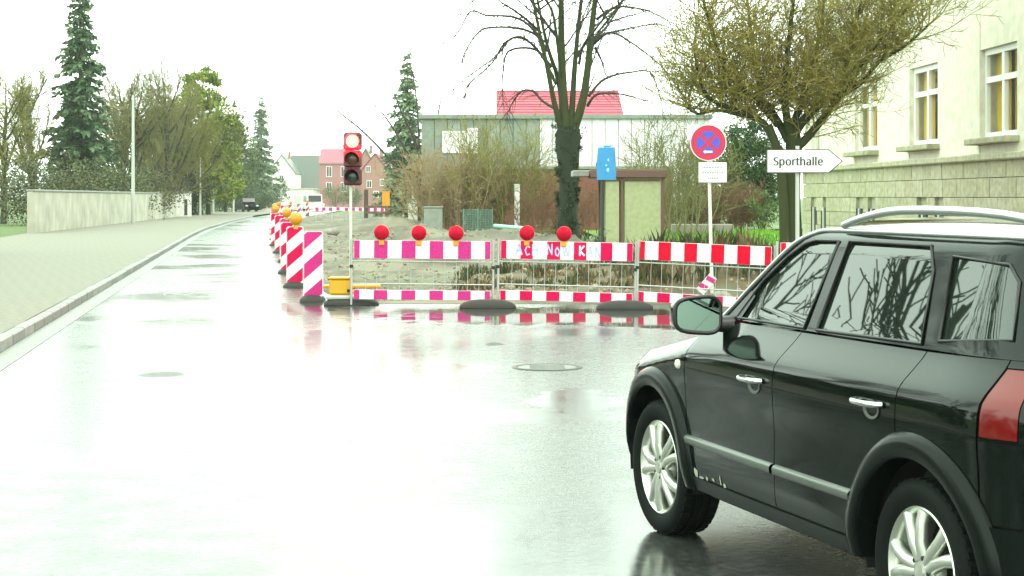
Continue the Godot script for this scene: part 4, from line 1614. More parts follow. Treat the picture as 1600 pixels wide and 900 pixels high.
	for k in 2:
		var st := MB.new()
		st.box(Vector3(-0.05 + k * 0.12, 0.2 + k * 0.12, 0.013), Vector3(0.15, 0.08, 0.004), 0.0, Basis(Vector3(0, 0, 1), -0.5))
		part("red_stripe", st, M.pink_film, wl)
	var lg := MB.new()
	lg.tube([Vector3(0.0, 0.0, -0.02), Vector3(0.0, 0.28, -0.02)], [0.012, 0.012], 6)
	part("leg", lg, M.steel, wl)
	# far barriers across the dug-up road
	var far := [[506, 128.0, "leftmost of the far small barriers near the white van"], [528, 131.0, "second of the far small barriers below the brick house"], [552, 126.0, "far small barrier below the traffic signal head"], [586, 122.0, "rightmost of the far small barriers, by the wooden rails"]]
	var kk := 0
	for b in far:
		var at := pt(b[0], 0, b[1])
		at.y = 0.0
		var ft := thing("far_barrier", b[2], "barrier", at, 0.1 * kk, "small barriers far down the road works")
		kk += 1
		for x in [-0.6, 0.6]:
			var leg := MB.new()
			leg.box(Vector3(x, 0.5, 0), Vector3(0.06, 1.0, 0.06))
			part("leg", leg, M.steel, ft)
		var bd := MB.new()
		bd.box(Vector3(0, 0.86, 0.05), Vector3(1.5, 0.26, 0.04))
		var board := part("board", bd, M.white_film, ft)
		for s in 3:
			stripe(board, -0.62 + s * 0.5, -0.38 + s * 0.5, 0.74, 0.98, 0.074, M.pink_film)

# ---------------------------------------------------------------- signs
func disc(mb: MB, r: float, thick: float, c: Vector3, n := 40) -> void:
	mb.lathe([Vector2(0, -thick / 2), Vector2(r, -thick / 2), Vector2(r, thick / 2), Vector2(0, thick / 2)], n, Transform3D(Basis(Vector3.RIGHT, PI / 2), c), false)

func make_signs() -> void:
	# absolute no-stopping sign
	var d := 30.0
	var s := FOCAL / d
	var at := pt(1113, 0, d)
	at.y = 0.0
	var t := thing("no_stopping_sign", "round blue and red no-stopping sign with a white plate below", "road sign", at, 0.0)
	var yc := EYE + (308.0 - 223.0) / s
	var pole := MB.new()
	pole.tube([Vector3(0.0, -0.1, 0), Vector3(-0.075, yc + 0.3, 0)], [0.03, 0.03], 10)
	part("pole", pole, M.pole_pale, t)
	var x := -0.078
	var face := Node3D.new()
	face.name = "sign_face"
	t.add_child(face)
	face.position = Vector3(x, yc, 0.055)
	face.rotation.y = 0.05
	var rim := MB.new()
	disc(rim, 0.318, 0.016, Vector3.ZERO)
	part("sign_plate", rim, M.sign_white, face)
	var red := MB.new()
	disc(red, 0.303, 0.004, Vector3(0, 0, 0.0105))
	part("red_ring", red, M.sign_red, face)
	# four blue fields between the red bars
	for k in 4:
		var q := PackedVector2Array()
		var a0 := PI * 0.5 * k + 0.0
		for j in 13:
			var w := a0 - PI / 4 + PI * 0.5 * j / 12.0
			q.append(Vector2(cos(w), sin(w)) * 0.232)
		q.append(Vector2.ZERO)
		var small: Array = Geometry2D.offset_polygon(q, -0.032)
		if small.size():
			var m := MB.new()
			m.prism(small[0], 0.003, Transform3D(Basis.IDENTITY, Vector3(0, 0, 0.0142)))
			part("blue_field", m, M.sign_blue, face)
	var arrow := MB.new()
	arrow.prism(PackedVector2Array([Vector2(-0.09, -0.16), Vector2(-0.05, -0.195), Vector2(-0.05, -0.178), Vector2(0.07, -0.178), Vector2(0.07, -0.142), Vector2(-0.05, -0.142), Vector2(-0.05, -0.125)]), 0.003, Transform3D(Basis.IDENTITY, Vector3(0, 0, 0.0178)))
	part("white_arrow", arrow, M.sign_white, face)
	var back := MB.new()
	back.box(Vector3(-0.245, 0.18, -0.06), Vector3(0.22, 0.26, 0.012), 0.004)
	part("rear_plate", back, M.sign_white, face)
	var yp := EYE + (308.0 - 269.5) / s
	var pl := MB.new()
	pl.box(Vector3(0, 0, 0), Vector3(0.485, 0.345, 0.014), 0.004)
	var plate := piece("text_plate", pl.mesh(), M.sign_white, t, Vector3(0.0, yp, 0.05))
	var rng := RandomNumberGenerator.new()
	rng.seed = 5
	for ln in [[0.085, 0.17, 0.028, 7], [-0.005, 0.19, 0.03, 9], [-0.098, 0.1, 0.032, 5]]:
		var n: int = ln[3]
		for k in n:
			var cw: float = ln[1] * 2.0 / n
			var g := MB.new()
			g.box(Vector3(-ln[1] + cw * (k + 0.5), ln[0], 0.0085), Vector3(cw * rng.randf_range(0.5, 0.8), ln[2] * rng.randf_range(0.7, 1.0), 0.002))
			part("print_mark", g, M.print_grey, plate)
	# arrow sign to the sports hall
	d = 30.5
	s = FOCAL / d
	at = pt(1246, 0, d)
	at.y = 0.0
	var a := thing("arrow_sign", "white arrow sign reading Sporthalle, pointing to the school", "direction sign", at, 0.0)
	for px in [1246.0]:
		var p2 := MB.new()
		p2.tube([Vector3(0, -0.1, 0), Vector3(0, EYE + (308 - 228) / s, 0)], [0.035, 0.035], 10)
		part("pole", p2, M.pole_grey, a)
	var x0 := (1197.0 - 1246.0) / s
	var x1 := (1294.0 - 1246.0) / s
	var x2 := (1316.0 - 1246.0) / s
	var yt := EYE + (308.0 - 233.5) / s
	var yb := EYE + (308.0 - 270.5) / s
	var ym := (yt + yb) * 0.5
	var outer := PackedVector2Array([Vector2(x0, yb), Vector2(x1, yb), Vector2(x2, ym), Vector2(x1, yt), Vector2(x0, yt)])
	var bl := MB.new()
	bl.prism(outer, 0.03, Transform3D(Basis.IDENTITY, Vector3(0, 0, 0.055)))
	var blade := part("sign_blade", bl, M.sign_black, a)
	var fc := MB.new()
	fc.prism(Geometry2D.offset_polygon(outer, -0.016)[0], 0.004, Transform3D(Basis.IDENTITY, Vector3(0, 0, 0.0725)))
	part("sign_face", fc, M.sign_white, blade)
	var font := SystemFont.new()
	font.font_names = PackedStringArray(["Droid Sans"])
	font.font_weight = 500
	var tm := TextMesh.new()
	tm.text = "Sporthalle"
	tm.font = font
	tm.font_size = 64
	tm.pixel_size = 0.0030
	tm.depth = 0.003
	tm.curve_step = 1.0
	for k in 3:
		var tx := piece("lettering", tm, M.sign_black, blade, Vector3((1246.0 - 1246.0) / s + (k - 1) * 0.005, ym - 0.005, 0.0762 + k * 0.0012))
		tx.scale = Vector3(1.0, 1.05, 1.0)
	# bus-stop style blue box on a dark pole
	d = 44.0
	s = FOCAL / d
	at = pt(941, 0, d)
	at.y = 0.0
	var b := thing("blue_sign", "bright blue box sign with pale marks on a dark pole before the shelter", "sign", at)
	var bp := MB.new()
	bp.tube([Vector3(0, 0, 0), Vector3(0, EYE + (308 - 240) / s, 0)], [0.045, 0.04], 9)
	part("pole", bp, M.dark_metal, b)
	var yb2 := EYE + (308.0 - 281.0) / s
	var yt2 := EYE + (308.0 - 230.5) / s
	var prismq := PackedVector2Array([Vector2(-0.03, 0.13), Vector2(0.34, 0.06), Vector2(0.3, -0.12), Vector2(-0.1, -0.02)])
	var bm := MB.new()
	for side in [[prismq[3], prismq[2]]]:
		pass
	var rows := []
	for f in [0.0, 0.25, 0.5, 0.75, 1.0]:
		var row := []
		for k in 5:
			var p := prismq[k % 4]
			var lean_ := 0.02 * sin(f * 3.0 + k)
			row.append(Vector3(p.x + lean_ - 0.04 * (1.0 - f) * (1.0 if k % 4 == 3 or k % 4 == 0 else 0.0), lerpf(yb2, yt2, f), -p.y))
		rows.append(row)
	for i in 4:
		for k in 4:
			bm.face([rows[i][k], rows[i][k + 1], rows[i + 1][k + 1], rows[i + 1][k]], Vector3(0.12, (yb2 + yt2) * 0.5, 0))
	bm.face([rows[4][0], rows[4][1], rows[4][2], rows[4][3]], Vector3(0.12, 0, 0))
	bm.face([rows[0][0], rows[0][1], rows[0][2], rows[0][3]], Vector3(0.12, 9, 0))
	var bxm := part("sign_box", bm, M.azure, b)
	var cap := MB.new()
	cap.box(Vector3(0.13, yt2 + 0.05, -0.02), Vector3(0.22, 0.08, 0.14), 0.03)
	part("cap", cap, M.azure_pale, b)
	var flap := MB.new()
	flap.face([Vector3(-0.09, yb2 + 0.2, 0.0), Vector3(-0.17, yb2 + 0.38, 0.03), Vector3(-0.03, yt2 - 0.05, 0.0), Vector3(-0.045, yb2 + 0.4, 0.05)], Vector3(0, 1, -2))
	part("flap", flap, M.azure_dark, b)
	for mk in [[0.17, 0.5, 0.05], [0.16, 0.24, 0.065], [0.1, 0.36, 0.03]]:
		var mm := MB.new()
		mm.lathe([Vector2(mk[2], 0.0), Vector2(mk[2] * 0.8, 0.006), Vector2(0, 0.008)], 14, Transform3D(Basis(Vector3.UP, 0.25) * Basis(Vector3.RIGHT, PI / 2), Vector3(mk[0], yb2 + mk[1], 0.085)))
		part("pale_mark", mm, M.azure_pale, bxm)

func make_shelter() -> void:
	var d := 47.0
	var s := FOCAL / d
	var at := pt(968, 0, d)
	at.y = 0.0
	var t := thing("bus_shelter", "flat-roofed bus shelter with brown fascia and pale green panels", "bus shelter", at, 0.0)
	var top := EYE + (308.0 - 265.0) / s
	var low := EYE + (308.0 - 278.0) / s
	var X := func(px: float) -> float: return (px - 968.0) / s
	var roof := MB.new()
	roof.box(Vector3((X.call(922.0) + X.call(1041.0)) * 0.5, (top + low) * 0.5, -0.75), Vector3(X.call(1041.0) - X.call(922.0), top - low, 1.7), 0.02)
	var r := part("roof", roof, M.shelter_brown, t)
	var end := MB.new()
	end.box(Vector3((X.call(895.0) + X.call(921.0)) * 0.5, (top + low) * 0.5 + 0.01, -0.75), Vector3(X.call(921.0) - X.call(895.0), 0.17, 1.6), 0.02)
	part("roof_end", end, M.concrete, r)
	for px in [941.0, 972.0, 1036.0]:
		for z in [0.0, -1.45]:
			var post := MB.new()
			post.box(Vector3(X.call(px), low * 0.5, z), Vector3(0.07, low, 0.07), 0.008)
			part("post", post, M.shelter_brown, t)
	for p in [[946.0, 967.5], [976.0, 1032.5]]:
		var m := MB.new()
		var w: float = X.call(p[1]) - X.call(p[0])
		m.box(Vector3(X.call(p[0]) + w * 0.5, (low + 0.2) * 0.5, -0.02), Vector3(w, low - 0.22, 0.02), 0.004)
		part("panel", m, M.shelter_panel, t)
	for y in [0.15, low - 0.06]:
		var bar := MB.new()
		bar.box(Vector3((X.call(945.0) + X.call(1032.0)) * 0.5, y, 0.0), Vector3(X.call(1032.0) - X.call(945.0), 0.05, 0.05), 0.006)
		part("cross_bar", bar, M.shelter_brown, t)
	var rear := MB.new()
	rear.box(Vector3((X.call(945.0) + X.call(1032.0)) * 0.5, (low + 0.2) * 0.5, -1.47), Vector3(X.call(1032.0) - X.call(945.0), low - 0.3, 0.02), 0.004)
	part("rear_panel", rear, M.shelter_panel, t)
	var seat := MB.new()
	seat.box(Vector3((X.call(980.0) + X.call(1025.0)) * 0.5, 0.45, -1.2), Vector3(1.0, 0.05, 0.35), 0.01)
	part("bench", seat, M.plank, t)

func street_lamp(label: String, px: float, d: float, top: float, r: float, arm: bool) -> void:
	var at := pt(px, 0, d)
	at.y = 0.0
	var t := thing("lamp_post", label, "lamp post", at, 0.0, "lamp posts along the left pavement")
	var m := MB.new()
	m.tube([Vector3(0, 0, 0), Vector3(0, top * 0.5, 0), Vector3(0, top, 0)], [r, r * 0.8, r * 0.55], 8)
	part("pole", m, M.pole_grey, t)
	if arm:
		var h := MB.new()
		h.tube([Vector3(0, top - 0.02, 0), Vector3(0.25, top + 0.14, 0), Vector3(0.7, top + 0.18, 0)], [r * 0.5, r * 0.45, r * 0.4], 6)
		part("arm", h, M.pole_grey, t)
		var l := MB.new()
		l.box(Vector3(0.95, top + 0.17, 0), Vector3(0.55, 0.12, 0.2), 0.04)
		part("lamp_head", l, M.pole_grey, t)

# ---------------------------------------------------------------- buildings
func window_unit(parent: Node3D, c: Vector3, w: float, h: float, b: Basis, frame: Material, pane: Material, called := "window") -> void:
	var f := MB.new()
	var e := 0.09
	f.box(c + b * Vector3(-w / 2 + e / 2, 0, 0), Vector3(e, h, 0.1), 0.0, b)
	f.box(c + b * Vector3(w / 2 - e / 2, 0, 0), Vector3(e, h, 0.1), 0.0, b)
	f.box(c + b * Vector3(0, h / 2 - e / 2, 0), Vector3(w - 2 * e, e, 0.1), 0.0, b)
	f.box(c + b * Vector3(0, -h / 2 + e / 2, 0), Vector3(w - 2 * e, e, 0.1), 0.0, b)
	f.box(c, Vector3(0.07, h - 2 * e, 0.09), 0.0, b)
	var fr := part(called, f, frame, parent)
	for s in [-1.0, 1.0]:
		var p := MB.new()
		p.box(c + b * Vector3(s * (w / 4 - 0.01), 0, -0.01), Vector3(w / 2 - e - 0.04, h - 2 * e, 0.02), 0.0, b)
		part("pane", p, pane, fr)

func gable_house(label: String, px: float, d: float, width: float, depth: float, eaves: float, ridge: float, wall: Material, roof: Material, wins: Array, turn := 0.0, along := false, called := "gable_house") -> Node3D:
	# the gable looks at the road unless along, when the eaves do
	var at := pt(px, 0, d)
	at.y = 0.0
	var t := thing(called, label, "house", at, turn)
	var w := MB.new()
	var hw := width * 0.5
	if not along:
		w.prism(PackedVector2Array([Vector2(-hw, -0.2), Vector2(hw, -0.2), Vector2(hw, eaves), Vector2(0, ridge), Vector2(-hw, eaves)]), depth, Transform3D(Basis.IDENTITY, Vector3(0, 0, -depth * 0.5)))
	else:
		w.prism(PackedVector2Array([Vector2(-depth * 0.5, -0.2), Vector2(depth * 0.5, -0.2), Vector2(depth * 0.5, eaves), Vector2(0, ridge), Vector2(-depth * 0.5, eaves)]), width, Transform3D(Basis(Vector3.UP, PI / 2), Vector3(0, 0, -depth * 0.5)))
	part("wall", w, wall, t)
	var half := depth * 0.5 if along else hw
	var run := width if along else depth
	var slope := Vector2(half, ridge - eaves)
	var ang := atan2(slope.y, slope.x)
	var ln := slope.length() + 0.35
	for s in [-1.0, 1.0]:
		var r := MB.new()
		var mid := Vector2(half * 0.5 + 0.12, (eaves + ridge) * 0.5 - 0.02)
		if not along:
			r.box(Vector3(s * mid.x, mid.y + 0.08, -depth * 0.5), Vector3(ln, 0.14, run + 0.4), 0.0, Basis(Vector3(0, 0, 1), -s * ang))
		else:
			r.box(Vector3(0, mid.y + 0.08, -depth * 0.5 + s * mid.x), Vector3(run + 0.4, 0.14, ln), 0.0, Basis(Vector3.RIGHT, s * ang))
		part("roof", r, roof, t)
	var ch := MB.new()
	ch.box(Vector3(width * 0.22 if along else hw * 0.35, ridge + 0.1, -depth * 0.5), Vector3(0.6, 1.5, 0.6), 0.03)
	ch.box(Vector3(width * 0.22 if along else hw * 0.35, ridge + 0.9, -depth * 0.5), Vector3(0.74, 0.12, 0.74), 0.02)
	part("chimney", ch, M.brick_brown, t)
	var gutter := MB.new()
	if along:
		gutter.tube([Vector3(-hw - 0.15, eaves - 0.08, 0.22), Vector3(hw + 0.15, eaves - 0.08, 0.22)], [0.07, 0.07], 6)
	else:
		gutter.tube([Vector3(-hw - 0.2, eaves - 0.15, 0.1), Vector3(-hw - 0.2, eaves - 0.15, -depth)], [0.07, 0.07], 6)
	part("gutter", gutter, M.pole_grey, t)
	for q in wins:
		window_unit(t, Vector3(q[0], q[1], 0.06), q[2], q[3], Basis.IDENTITY, M.window_frame, M.window_dark)
	return t

func make_buildings() -> void:
	# sports hall: pale green-grey cladding, bright panel wall to the right, brick wing in front
	var d := 92.0
	var s := FOCAL / d
	var base := pt(868, 0, d)
	base.y = 0.0
	var t := thing("sports_hall", "long flat-roofed hall with grey-green cladding and bright pale wall panels", "building", base, 0.0)
	var top := EYE + (308.0 - 182.0) / s
	var x0 := (658.0 - 868.0) / s
	var x1 := (1110.0 - 868.0) / s
	var core := MB.new()
	core.box(Vector3((x0 + x1) * 0.5, top * 0.5 - 0.1, -9.15), Vector3(x1 - x0 - 0.1, top - 0.25, 18.0))
	part("wall", core, M.mortar, t)
	var n := 22
	for i in n:
		var a := lerpf(x0, x1, float(i) / n)
		var b := lerpf(x0, x1, float(i + 1) / n)
		var pale := a > (840.0 - 868.0) / s
		for k in 2:
			var m := MB.new()
			var y0 := 0.1 if k == 0 else top * 0.5 + 0.01
			var y1 := top * 0.5 - 0.01 if k == 0 else top - 0.1
			m.box(Vector3((a + b) * 0.5, (y0 + y1) * 0.5, -0.07), Vector3(b - a - 0.03, y1 - y0, 0.1), 0.012)
			part("wall_panel", m, M.polycarbonate if pale else (M.cladding if (i + k) % 3 else M.cladding_pale), t)
	var roof := MB.new()
	roof.box(Vector3((x0 + x1) * 0.5, top - 0.02, -9.1), Vector3(x1 - x0 + 0.25, 0.24, 18.5), 0.03)
	part("roof", roof, M.cladding, t)
	for w in [[703.0, 222.0, 0.9, 1.3], [722.0, 222.0, 0.5, 1.3], [738.0, 220.0, 0.62, 1.5]]:
		window_unit(t, Vector3((w[0] - 868.0) / s, EYE + (308.0 - w[1]) / s, 0.03), w[2] * 0.9, w[3] * 0.9, Basis.IDENTITY, M.window_frame, M.polycarbonate)
	# brick wing
	d = 84.0
	s = FOCAL / d
	base = pt(868, 0, d)
	base.y = 0.0
	var bw := thing("brick_wing", "low red-brick wing with flat roof behind the bare shrubs and big tree", "building", base)
	var h := EYE + (308.0 - 264.0) / s
	var bx0 := (690.0 - 868.0) / s
	var bx1 := (1052.0 - 868.0) / s
	var body := MB.new()
	body.box(Vector3((bx0 + bx1) * 0.5, h * 0.5, -2.5), Vector3(bx1 - bx0, h, 5.0))
	part("wall", body, M.brick, bw)
	var br := MB.new()
	br.box(Vector3((bx0 + bx1) * 0.5, h + 0.06, -2.5), Vector3(bx1 - bx0 + 0.3, 0.16, 5.3), 0.02)
	part("roof", br, M.cladding_pale, bw)
	# house with the red roof behind the hall
	d = 128.0
	s = FOCAL / d
	base = pt(875, 0, d)
	base.y = 0.0
	var rt := thing("red_roof_house", "house behind the hall showing only its pinkish-red tiled roof", "house", base)
	var ridge := EYE + (308.0 - 138.5) / s
	var eave := EYE + (308.0 - 184.0) / s - 0.4
	var rx0 := (775.0 - 875.0) / s
	var rx1 := (972.0 - 875.0) / s
	var rw := MB.new()
	rw.box(Vector3((rx0 + rx1) * 0.5, eave * 0.5, -4.5), Vector3(rx1 - rx0, eave, 8.4))
	part("wall", rw, M.brick_brown, rt)
	var rows := 12
	var run := 4.5
	for k in rows:
		for side in 2:
			var f0 := float(k) / rows
			var f1 := float(k + 1) / rows
			var z0 := lerpf(0.0, -run, f0) if side == 0 else lerpf(-2 * run, -run, f0)
			var z1 := lerpf(0.0, -run, f1) if side == 0 else lerpf(-2 * run, -run, f1)
			var a := Vector3(0, lerpf(eave, ridge, f0) + 0.06, z0)
			var b := Vector3(0, lerpf(eave, ridge, f1), z1)
			var m := MB.new()
			var dir := b - a
			var ang := atan2(dir.y, -dir.z) if side == 0 else atan2(dir.y, -dir.z)
			var hip := 0.25 * (1.0 - f0)
			m.box((a + b) * 0.5 + Vector3((rx0 + rx1) * 0.5 + hip * 0.5, 0, 0), Vector3(rx1 - rx0 + hip, 0.07, dir.length() + 0.05), 0.0, Basis(Vector3.RIGHT, ang))
			part("tile_course", m, M.roof_red if k % 3 else M.roof_red_dark, rt)
	var rr := MB.new()
	rr.tube([Vector3(rx0 - 0.02, ridge + 0.03, -run), Vector3(rx1 + 0.02, ridge + 0.03, -run)], [0.13, 0.13], 8)
	part("ridge", rr, M.roof_red_dark, rt)
	var gb := MB.new()
	gb.prism(PackedVector2Array([Vector2(-run, eave - 0.02), Vector2(run, eave - 0.02), Vector2(0, ridge - 0.08)]), rx1 - rx0 - 0.3, Transform3D(Basis(Vector3.UP, PI / 2), Vector3((rx0 + rx1) * 0.5, 0, -run)))
	part("gable", gb, M.brick_brown, rt)
	make_school()
	# houses at the end of the road
	gable_house("white gabled house at the far end of the road, left of the grey roofs", 440.0, 400.0, 6.3, 11.0, 7.2, 11.4, M.plaster_white, M.roof_slate, [[0.0, 6.2, 1.0, 1.3]])
	gable_house("long grey-green roofed house right beside the white gable", 486.0, 412.0, 10.5, 11.0, 3.6, 11.6, M.plaster_wall, M.roof_slate, [], 0.0, true, "long_house")
	var bk := gable_house("red brick house with white windows and pinkish roof, behind the traffic signal", 524.0, 330.0, 6.0, 9.0, 8.3, 10.9, M.brick_far, M.roof_red, [[-1.2, 6.6, 1.1, 2.0], [-1.2, 3.7, 1.1, 1.8], [1.6, 6.6, 1.1, 2.0], [1.6, 3.7, 1.1, 1.8]], 0.0, true, "brick_house")
	bk.set_meta("label", "red brick house with white windows and pinkish roof, behind the traffic signal")
	gable_house("brown brick house with pale windows between signal and spruce", 586.0, 300.0, 4.6, 8.0, 6.4, 9.2, M.brick_brown, M.roof_red_dark, [[-1.2, 6.6, 0.8, 1.1], [-1.0, 4.0, 0.9, 1.3], [1.2, 4.3, 0.7, 1.2], [0.2, 2.2, 0.9, 1.2]], 0.0, false, "brown_house")
	gable_house("dark gabled roof peeping out right of the traffic signal", 571.0, 345.0, 4.5, 8.0, 7.0, 11.2, M.brick_brown, M.roof_slate, [], 0.0, false, "far_house")
	# low white shed and van
	var at := pt(472, 0, 300.0)
	at.y = 0.0
	var sh := thing("white_shed", "low white shed in front of the grey-roofed houses", "shed", at)
	var m := MB.new()
	m.box(Vector3(0, 1.55, -2), Vector3(4.0, 3.1, 4.0))
	part("wall", m, M.plaster_white, sh)
	m = MB.new()
	m.box(Vector3(0, 3.2, -2), Vector3(4.4, 0.2, 4.4))
	part("roof", m, M.plaster_wall, sh)
	m = MB.new()
	m.box(Vector3(-0.8, 1.05, 0.02), Vector3(1.2, 2.0, 0.08))
	part("door", m, M.pole_grey, sh)
	make_small_vehicle("white_van", "small white van parked far down the road", "van", pt(489, 0, 215.0), 0.35, M.plaster_white, 1.9, 2.1, 0.85)
	make_small_vehicle("parked_car", "dark teal car parked under the trees beside the left pavement", "car", pt(384, 0, 196.0), 0.5, M.car_flare, 1.75, 1.75, 0.55)

# a small far-off vehicle seen from the front
func make_small_vehicle(called: String, label: String, category: String, at: Vector3, turn: float, m: Material, width: float, height: float, box: float) -> void:
	at.y = 0.0
	var t := thing(called, label, category, at, turn)
	var hw := width * 0.5
	var side := PackedVector2Array([Vector2(-2.0, 0.3), Vector2(2.0, 0.3), Vector2(2.05, 0.75), Vector2(1.9, 0.95), Vector2(1.0, 1.05), Vector2(lerpf(0.4, 0.9, box), height - 0.08), Vector2(0.1, height), Vector2(lerpf(-1.3, -1.95, box), height - 0.04), Vector2(-2.02, 0.9)])
	var b := MB.new()
	b.prism(side, width, Transform3D(Basis(Vector3.UP, -PI / 2), Vector3.ZERO))
	part("body", b, m, t)
	var g := MB.new()
	g.box(Vector3(0, (height + 1.0) * 0.5 + 0.03, lerpf(0.85, 1.06, box)), Vector3(width * 0.84, height - 1.3, 0.03), 0.0, Basis(Vector3.RIGHT, -lerpf(0.72, 0.18, box)))
	part("windscreen", g, M.window_dark, t)
	for s in [-1.0, 1.0]:
		var wn := MB.new()
		wn.box(Vector3(s * (hw + 0.003), (height + 1.0) * 0.5, -0.3), Vector3(0.02, height - 1.35, 1.7), 0.0)
		part("side_window", wn, M.window_dark, t)
		var hl := MB.new()
		hl.box(Vector3(s * (hw - 0.25), 0.78, 2.03), Vector3(0.32, 0.16, 0.05), 0.01)
		part("headlight", hl, M.headlamp_lens, t)
		for z in [-1.25, 1.3]:
			var wh := MB.new()
			wh.lathe([Vector2(0, -0.1), Vector2(0.26, -0.1), Vector2(0.31, -0.06), Vector2(0.31, 0.06), Vector2(0.26, 0.1), Vector2(0, 0.1)], 20, Transform3D(Basis(Vector3(0, 0, 1), PI / 2), Vector3(s * (hw - 0.1), 0.31, z)))
			part("wheel", wh, M.tyre, t)

func make_school() -> void:
	# its long front faces the road; it runs away from the camera
	var a := Vector3(9.6, 0, -57.0)
	var b := Vector3(10.75, 0, -32.5)
	var length := (b - a).length()
	var turn := atan2(-(b.z - a.z), b.x - a.x)
	var t := thing("school", "cream school building with stone plinth and ochre-curtained windows", "building", a, turn)
	# own axes: x along the front towards the camera, z out of the front
	var plinth := 2.62
	var core := MB.new()
	core.box(Vector3(length * 0.5, plinth * 0.5 - 0.1, -6.1), Vector3(length, plinth, 12.0))
	part("plinth_core", core, M.mortar, t)
	var rng := RandomNumberGenerator.new()
	rng.seed = 31
	var shades := [M.sandstone, M.sandstone_dark, M.sandstone_pale]
	var cellar := [[1.2, 1.95], [2.6, 3.35], [7.1, 7.85], [8.5, 9.25], [13.5, 14.25], [14.9, 15.65]]
	var y := 0.02
	var course := 0
	while y < plinth - 0.3:
		var h := 0.42
		var x := 0.0 if course % 2 == 0 else -0.4
		while x < length:
			var w := rng.randf_range(0.7, 1.05)
			var x0 := maxf(x, 0.0) + 0.008
			var x1 := minf(x + w, length) - 0.008
			var cut := false
			for c in cellar:
				if y > 0.4 and y < 1.4 and x1 > c[0] and x0 < c[1]:
					cut = true
					if x0 < c[0] - 0.12:
						stone(t, x0, c[0], y, h, shades[rng.randi() % 3], rng)
					if x1 > c[1] + 0.12:
						stone(t, c[1], x1, y, h, shades[rng.randi() % 3], rng)
					break
			if not cut and x1 - x0 > 0.05:
				stone(t, x0, x1, y, h, shades[rng.randi() % 3], rng)
			x += w
		y += h + 0.012
		course += 1
	for c in cellar:
		var dk := MB.new()
		dk.box(Vector3((c[0] + c[1]) * 0.5, 0.93, -0.05), Vector3(c[1] - c[0], 1.0, 0.1))
		var cw := part("cellar_window", dk, M.window_dark, t)
		var bar := MB.new()
		bar.box(Vector3((c[0] + c[1]) * 0.5, 0.93, 0.015), Vector3(0.05, 1.0, 0.03))
		part("bar", bar, M.window_frame, cw)
	var ledge := MB.new()
	ledge.box(Vector3(length * 0.5, plinth + 0.01, -0.05), Vector3(length, 0.16, 0.42), 0.03)
	part("ledge", ledge, M.sandstone_pale, t)
	# upper wall in pieces round the windows
	var wins := [[1.0, 2.5], [6.75, 9.3], [12.5, 15.0], [18.2, 20.7]]
	var wy0 := 2.98
	var wy1 := 5.05
	var top := 9.4
	var edges := [0.0]
	for w in wins:
		edges.append(w[0])
		edges.append(w[1])
	edges.append(length)
	for k in range(0, edges.size(), 2):
		var m := MB.new()
		m.box(Vector3((edges[k] + edges[k + 1]) * 0.5, (plinth + 0.1 + top) * 0.5, -0.25), Vector3(edges[k + 1] - edges[k], top - plinth - 0.1, 0.4))
		part("wall", m, M.plaster_cream, t)
	for w in wins:
		var lo := MB.new()
		lo.box(Vector3((w[0] + w[1]) * 0.5, (plinth + 0.1 + wy0) * 0.5, -0.26), Vector3(w[1] - w[0], wy0 - plinth - 0.1, 0.38))
		part("wall", lo, M.plaster_cream, t)
		var hi := MB.new()
		hi.box(Vector3((w[0] + w[1]) * 0.5, (wy1 + top) * 0.5, -0.26), Vector3(w[1] - w[0], top - wy1, 0.38))
		part("wall", hi, M.plaster_cream, t)
		var sill := MB.new()
		sill.box(Vector3((w[0] + w[1]) * 0.5, wy0 + 0.0, 0.02), Vector3(w[1] - w[0] + 0.3, 0.14, 0.5), 0.02)
		part("sill", sill, M.sandstone_dark, t)
		var cx: float = (w[0] + w[1]) * 0.5
		var ww: float = w[1] - w[0]
		var f := MB.new()
		for e in [[w[0] + 0.07, 0.14], [w[1] - 0.07, 0.14], [cx, 0.16]]:
			f.box(Vector3(e[0], (wy0 + wy1) * 0.5, -0.22), Vector3(e[1], wy1 - wy0 - 0.15, 0.1))
		for e in [wy0 + 0.14, wy1 - 0.07, wy0 + 1.38]:
			f.box(Vector3(cx, e, -0.215), Vector3(ww - 0.02, 0.13, 0.1))
		var fr := part("window", f, M.window_frame, t)
		for e in 2:
			var p := MB.new()
			p.box(Vector3(cx + (e - 0.5) * ww * 0.5, (wy0 + wy1) * 0.5, -0.24), Vector3(ww * 0.5 - 0.15, wy1 - wy0 - 0.2, 0.012))
			part("pane", p, M.house_glass, fr)
			for half in 2:
				var cur := MB.new()
				var rows := []
				for i in 9:
					var xx := cx + (e - 0.5) * ww * 0.5 + (half - 0.5) * ww * 0.22 + (i / 8.0 - 0.5) * ww * 0.2
					rows.append([Vector3(xx, wy0 + 0.1, -0.4 + 0.03 * sin(i * 2.4)), Vector3(xx, wy1, -0.4 + 0.03 * sin(i * 2.4))])
				cur.sheet(rows, true)
				part("curtain", cur, M.curtain_ochre if (half + e) % 2 == 0 else M.curtain_brown, fr)
	var inside := MB.new()
	inside.box(Vector3(length * 0.5, 6.0, -6.6), Vector3(length, 6.8, 11.8))
	part("inner_wall", inside, M.mortar, t)
	var rf := MB.new()
	rf.prism(PackedVector2Array([Vector2(-0.6, top), Vector2(12.6, top), Vector2(6.0, top + 4.5)]), length + 0.8, Transform3D(Basis(Vector3.UP, PI / 2), Vector3(length * 0.5, 0, 0.0)))
	part("roof", rf, M.roof_red_dark, t)

func stone(t: Node3D, x0: float, x1: float, y: float, h: float, m: Material, rng: RandomNumberGenerator) -> void:
	var b := MB.new()
	var proud := rng.randf_range(0.0, 0.02)
	b.box(Vector3((x0 + x1) * 0.5, y + h * 0.5, -0.06 + proud * 0.5), Vector3(x1 - x0, h, 0.12 + proud), 0.007)
	part("stone_block", b, m, t)

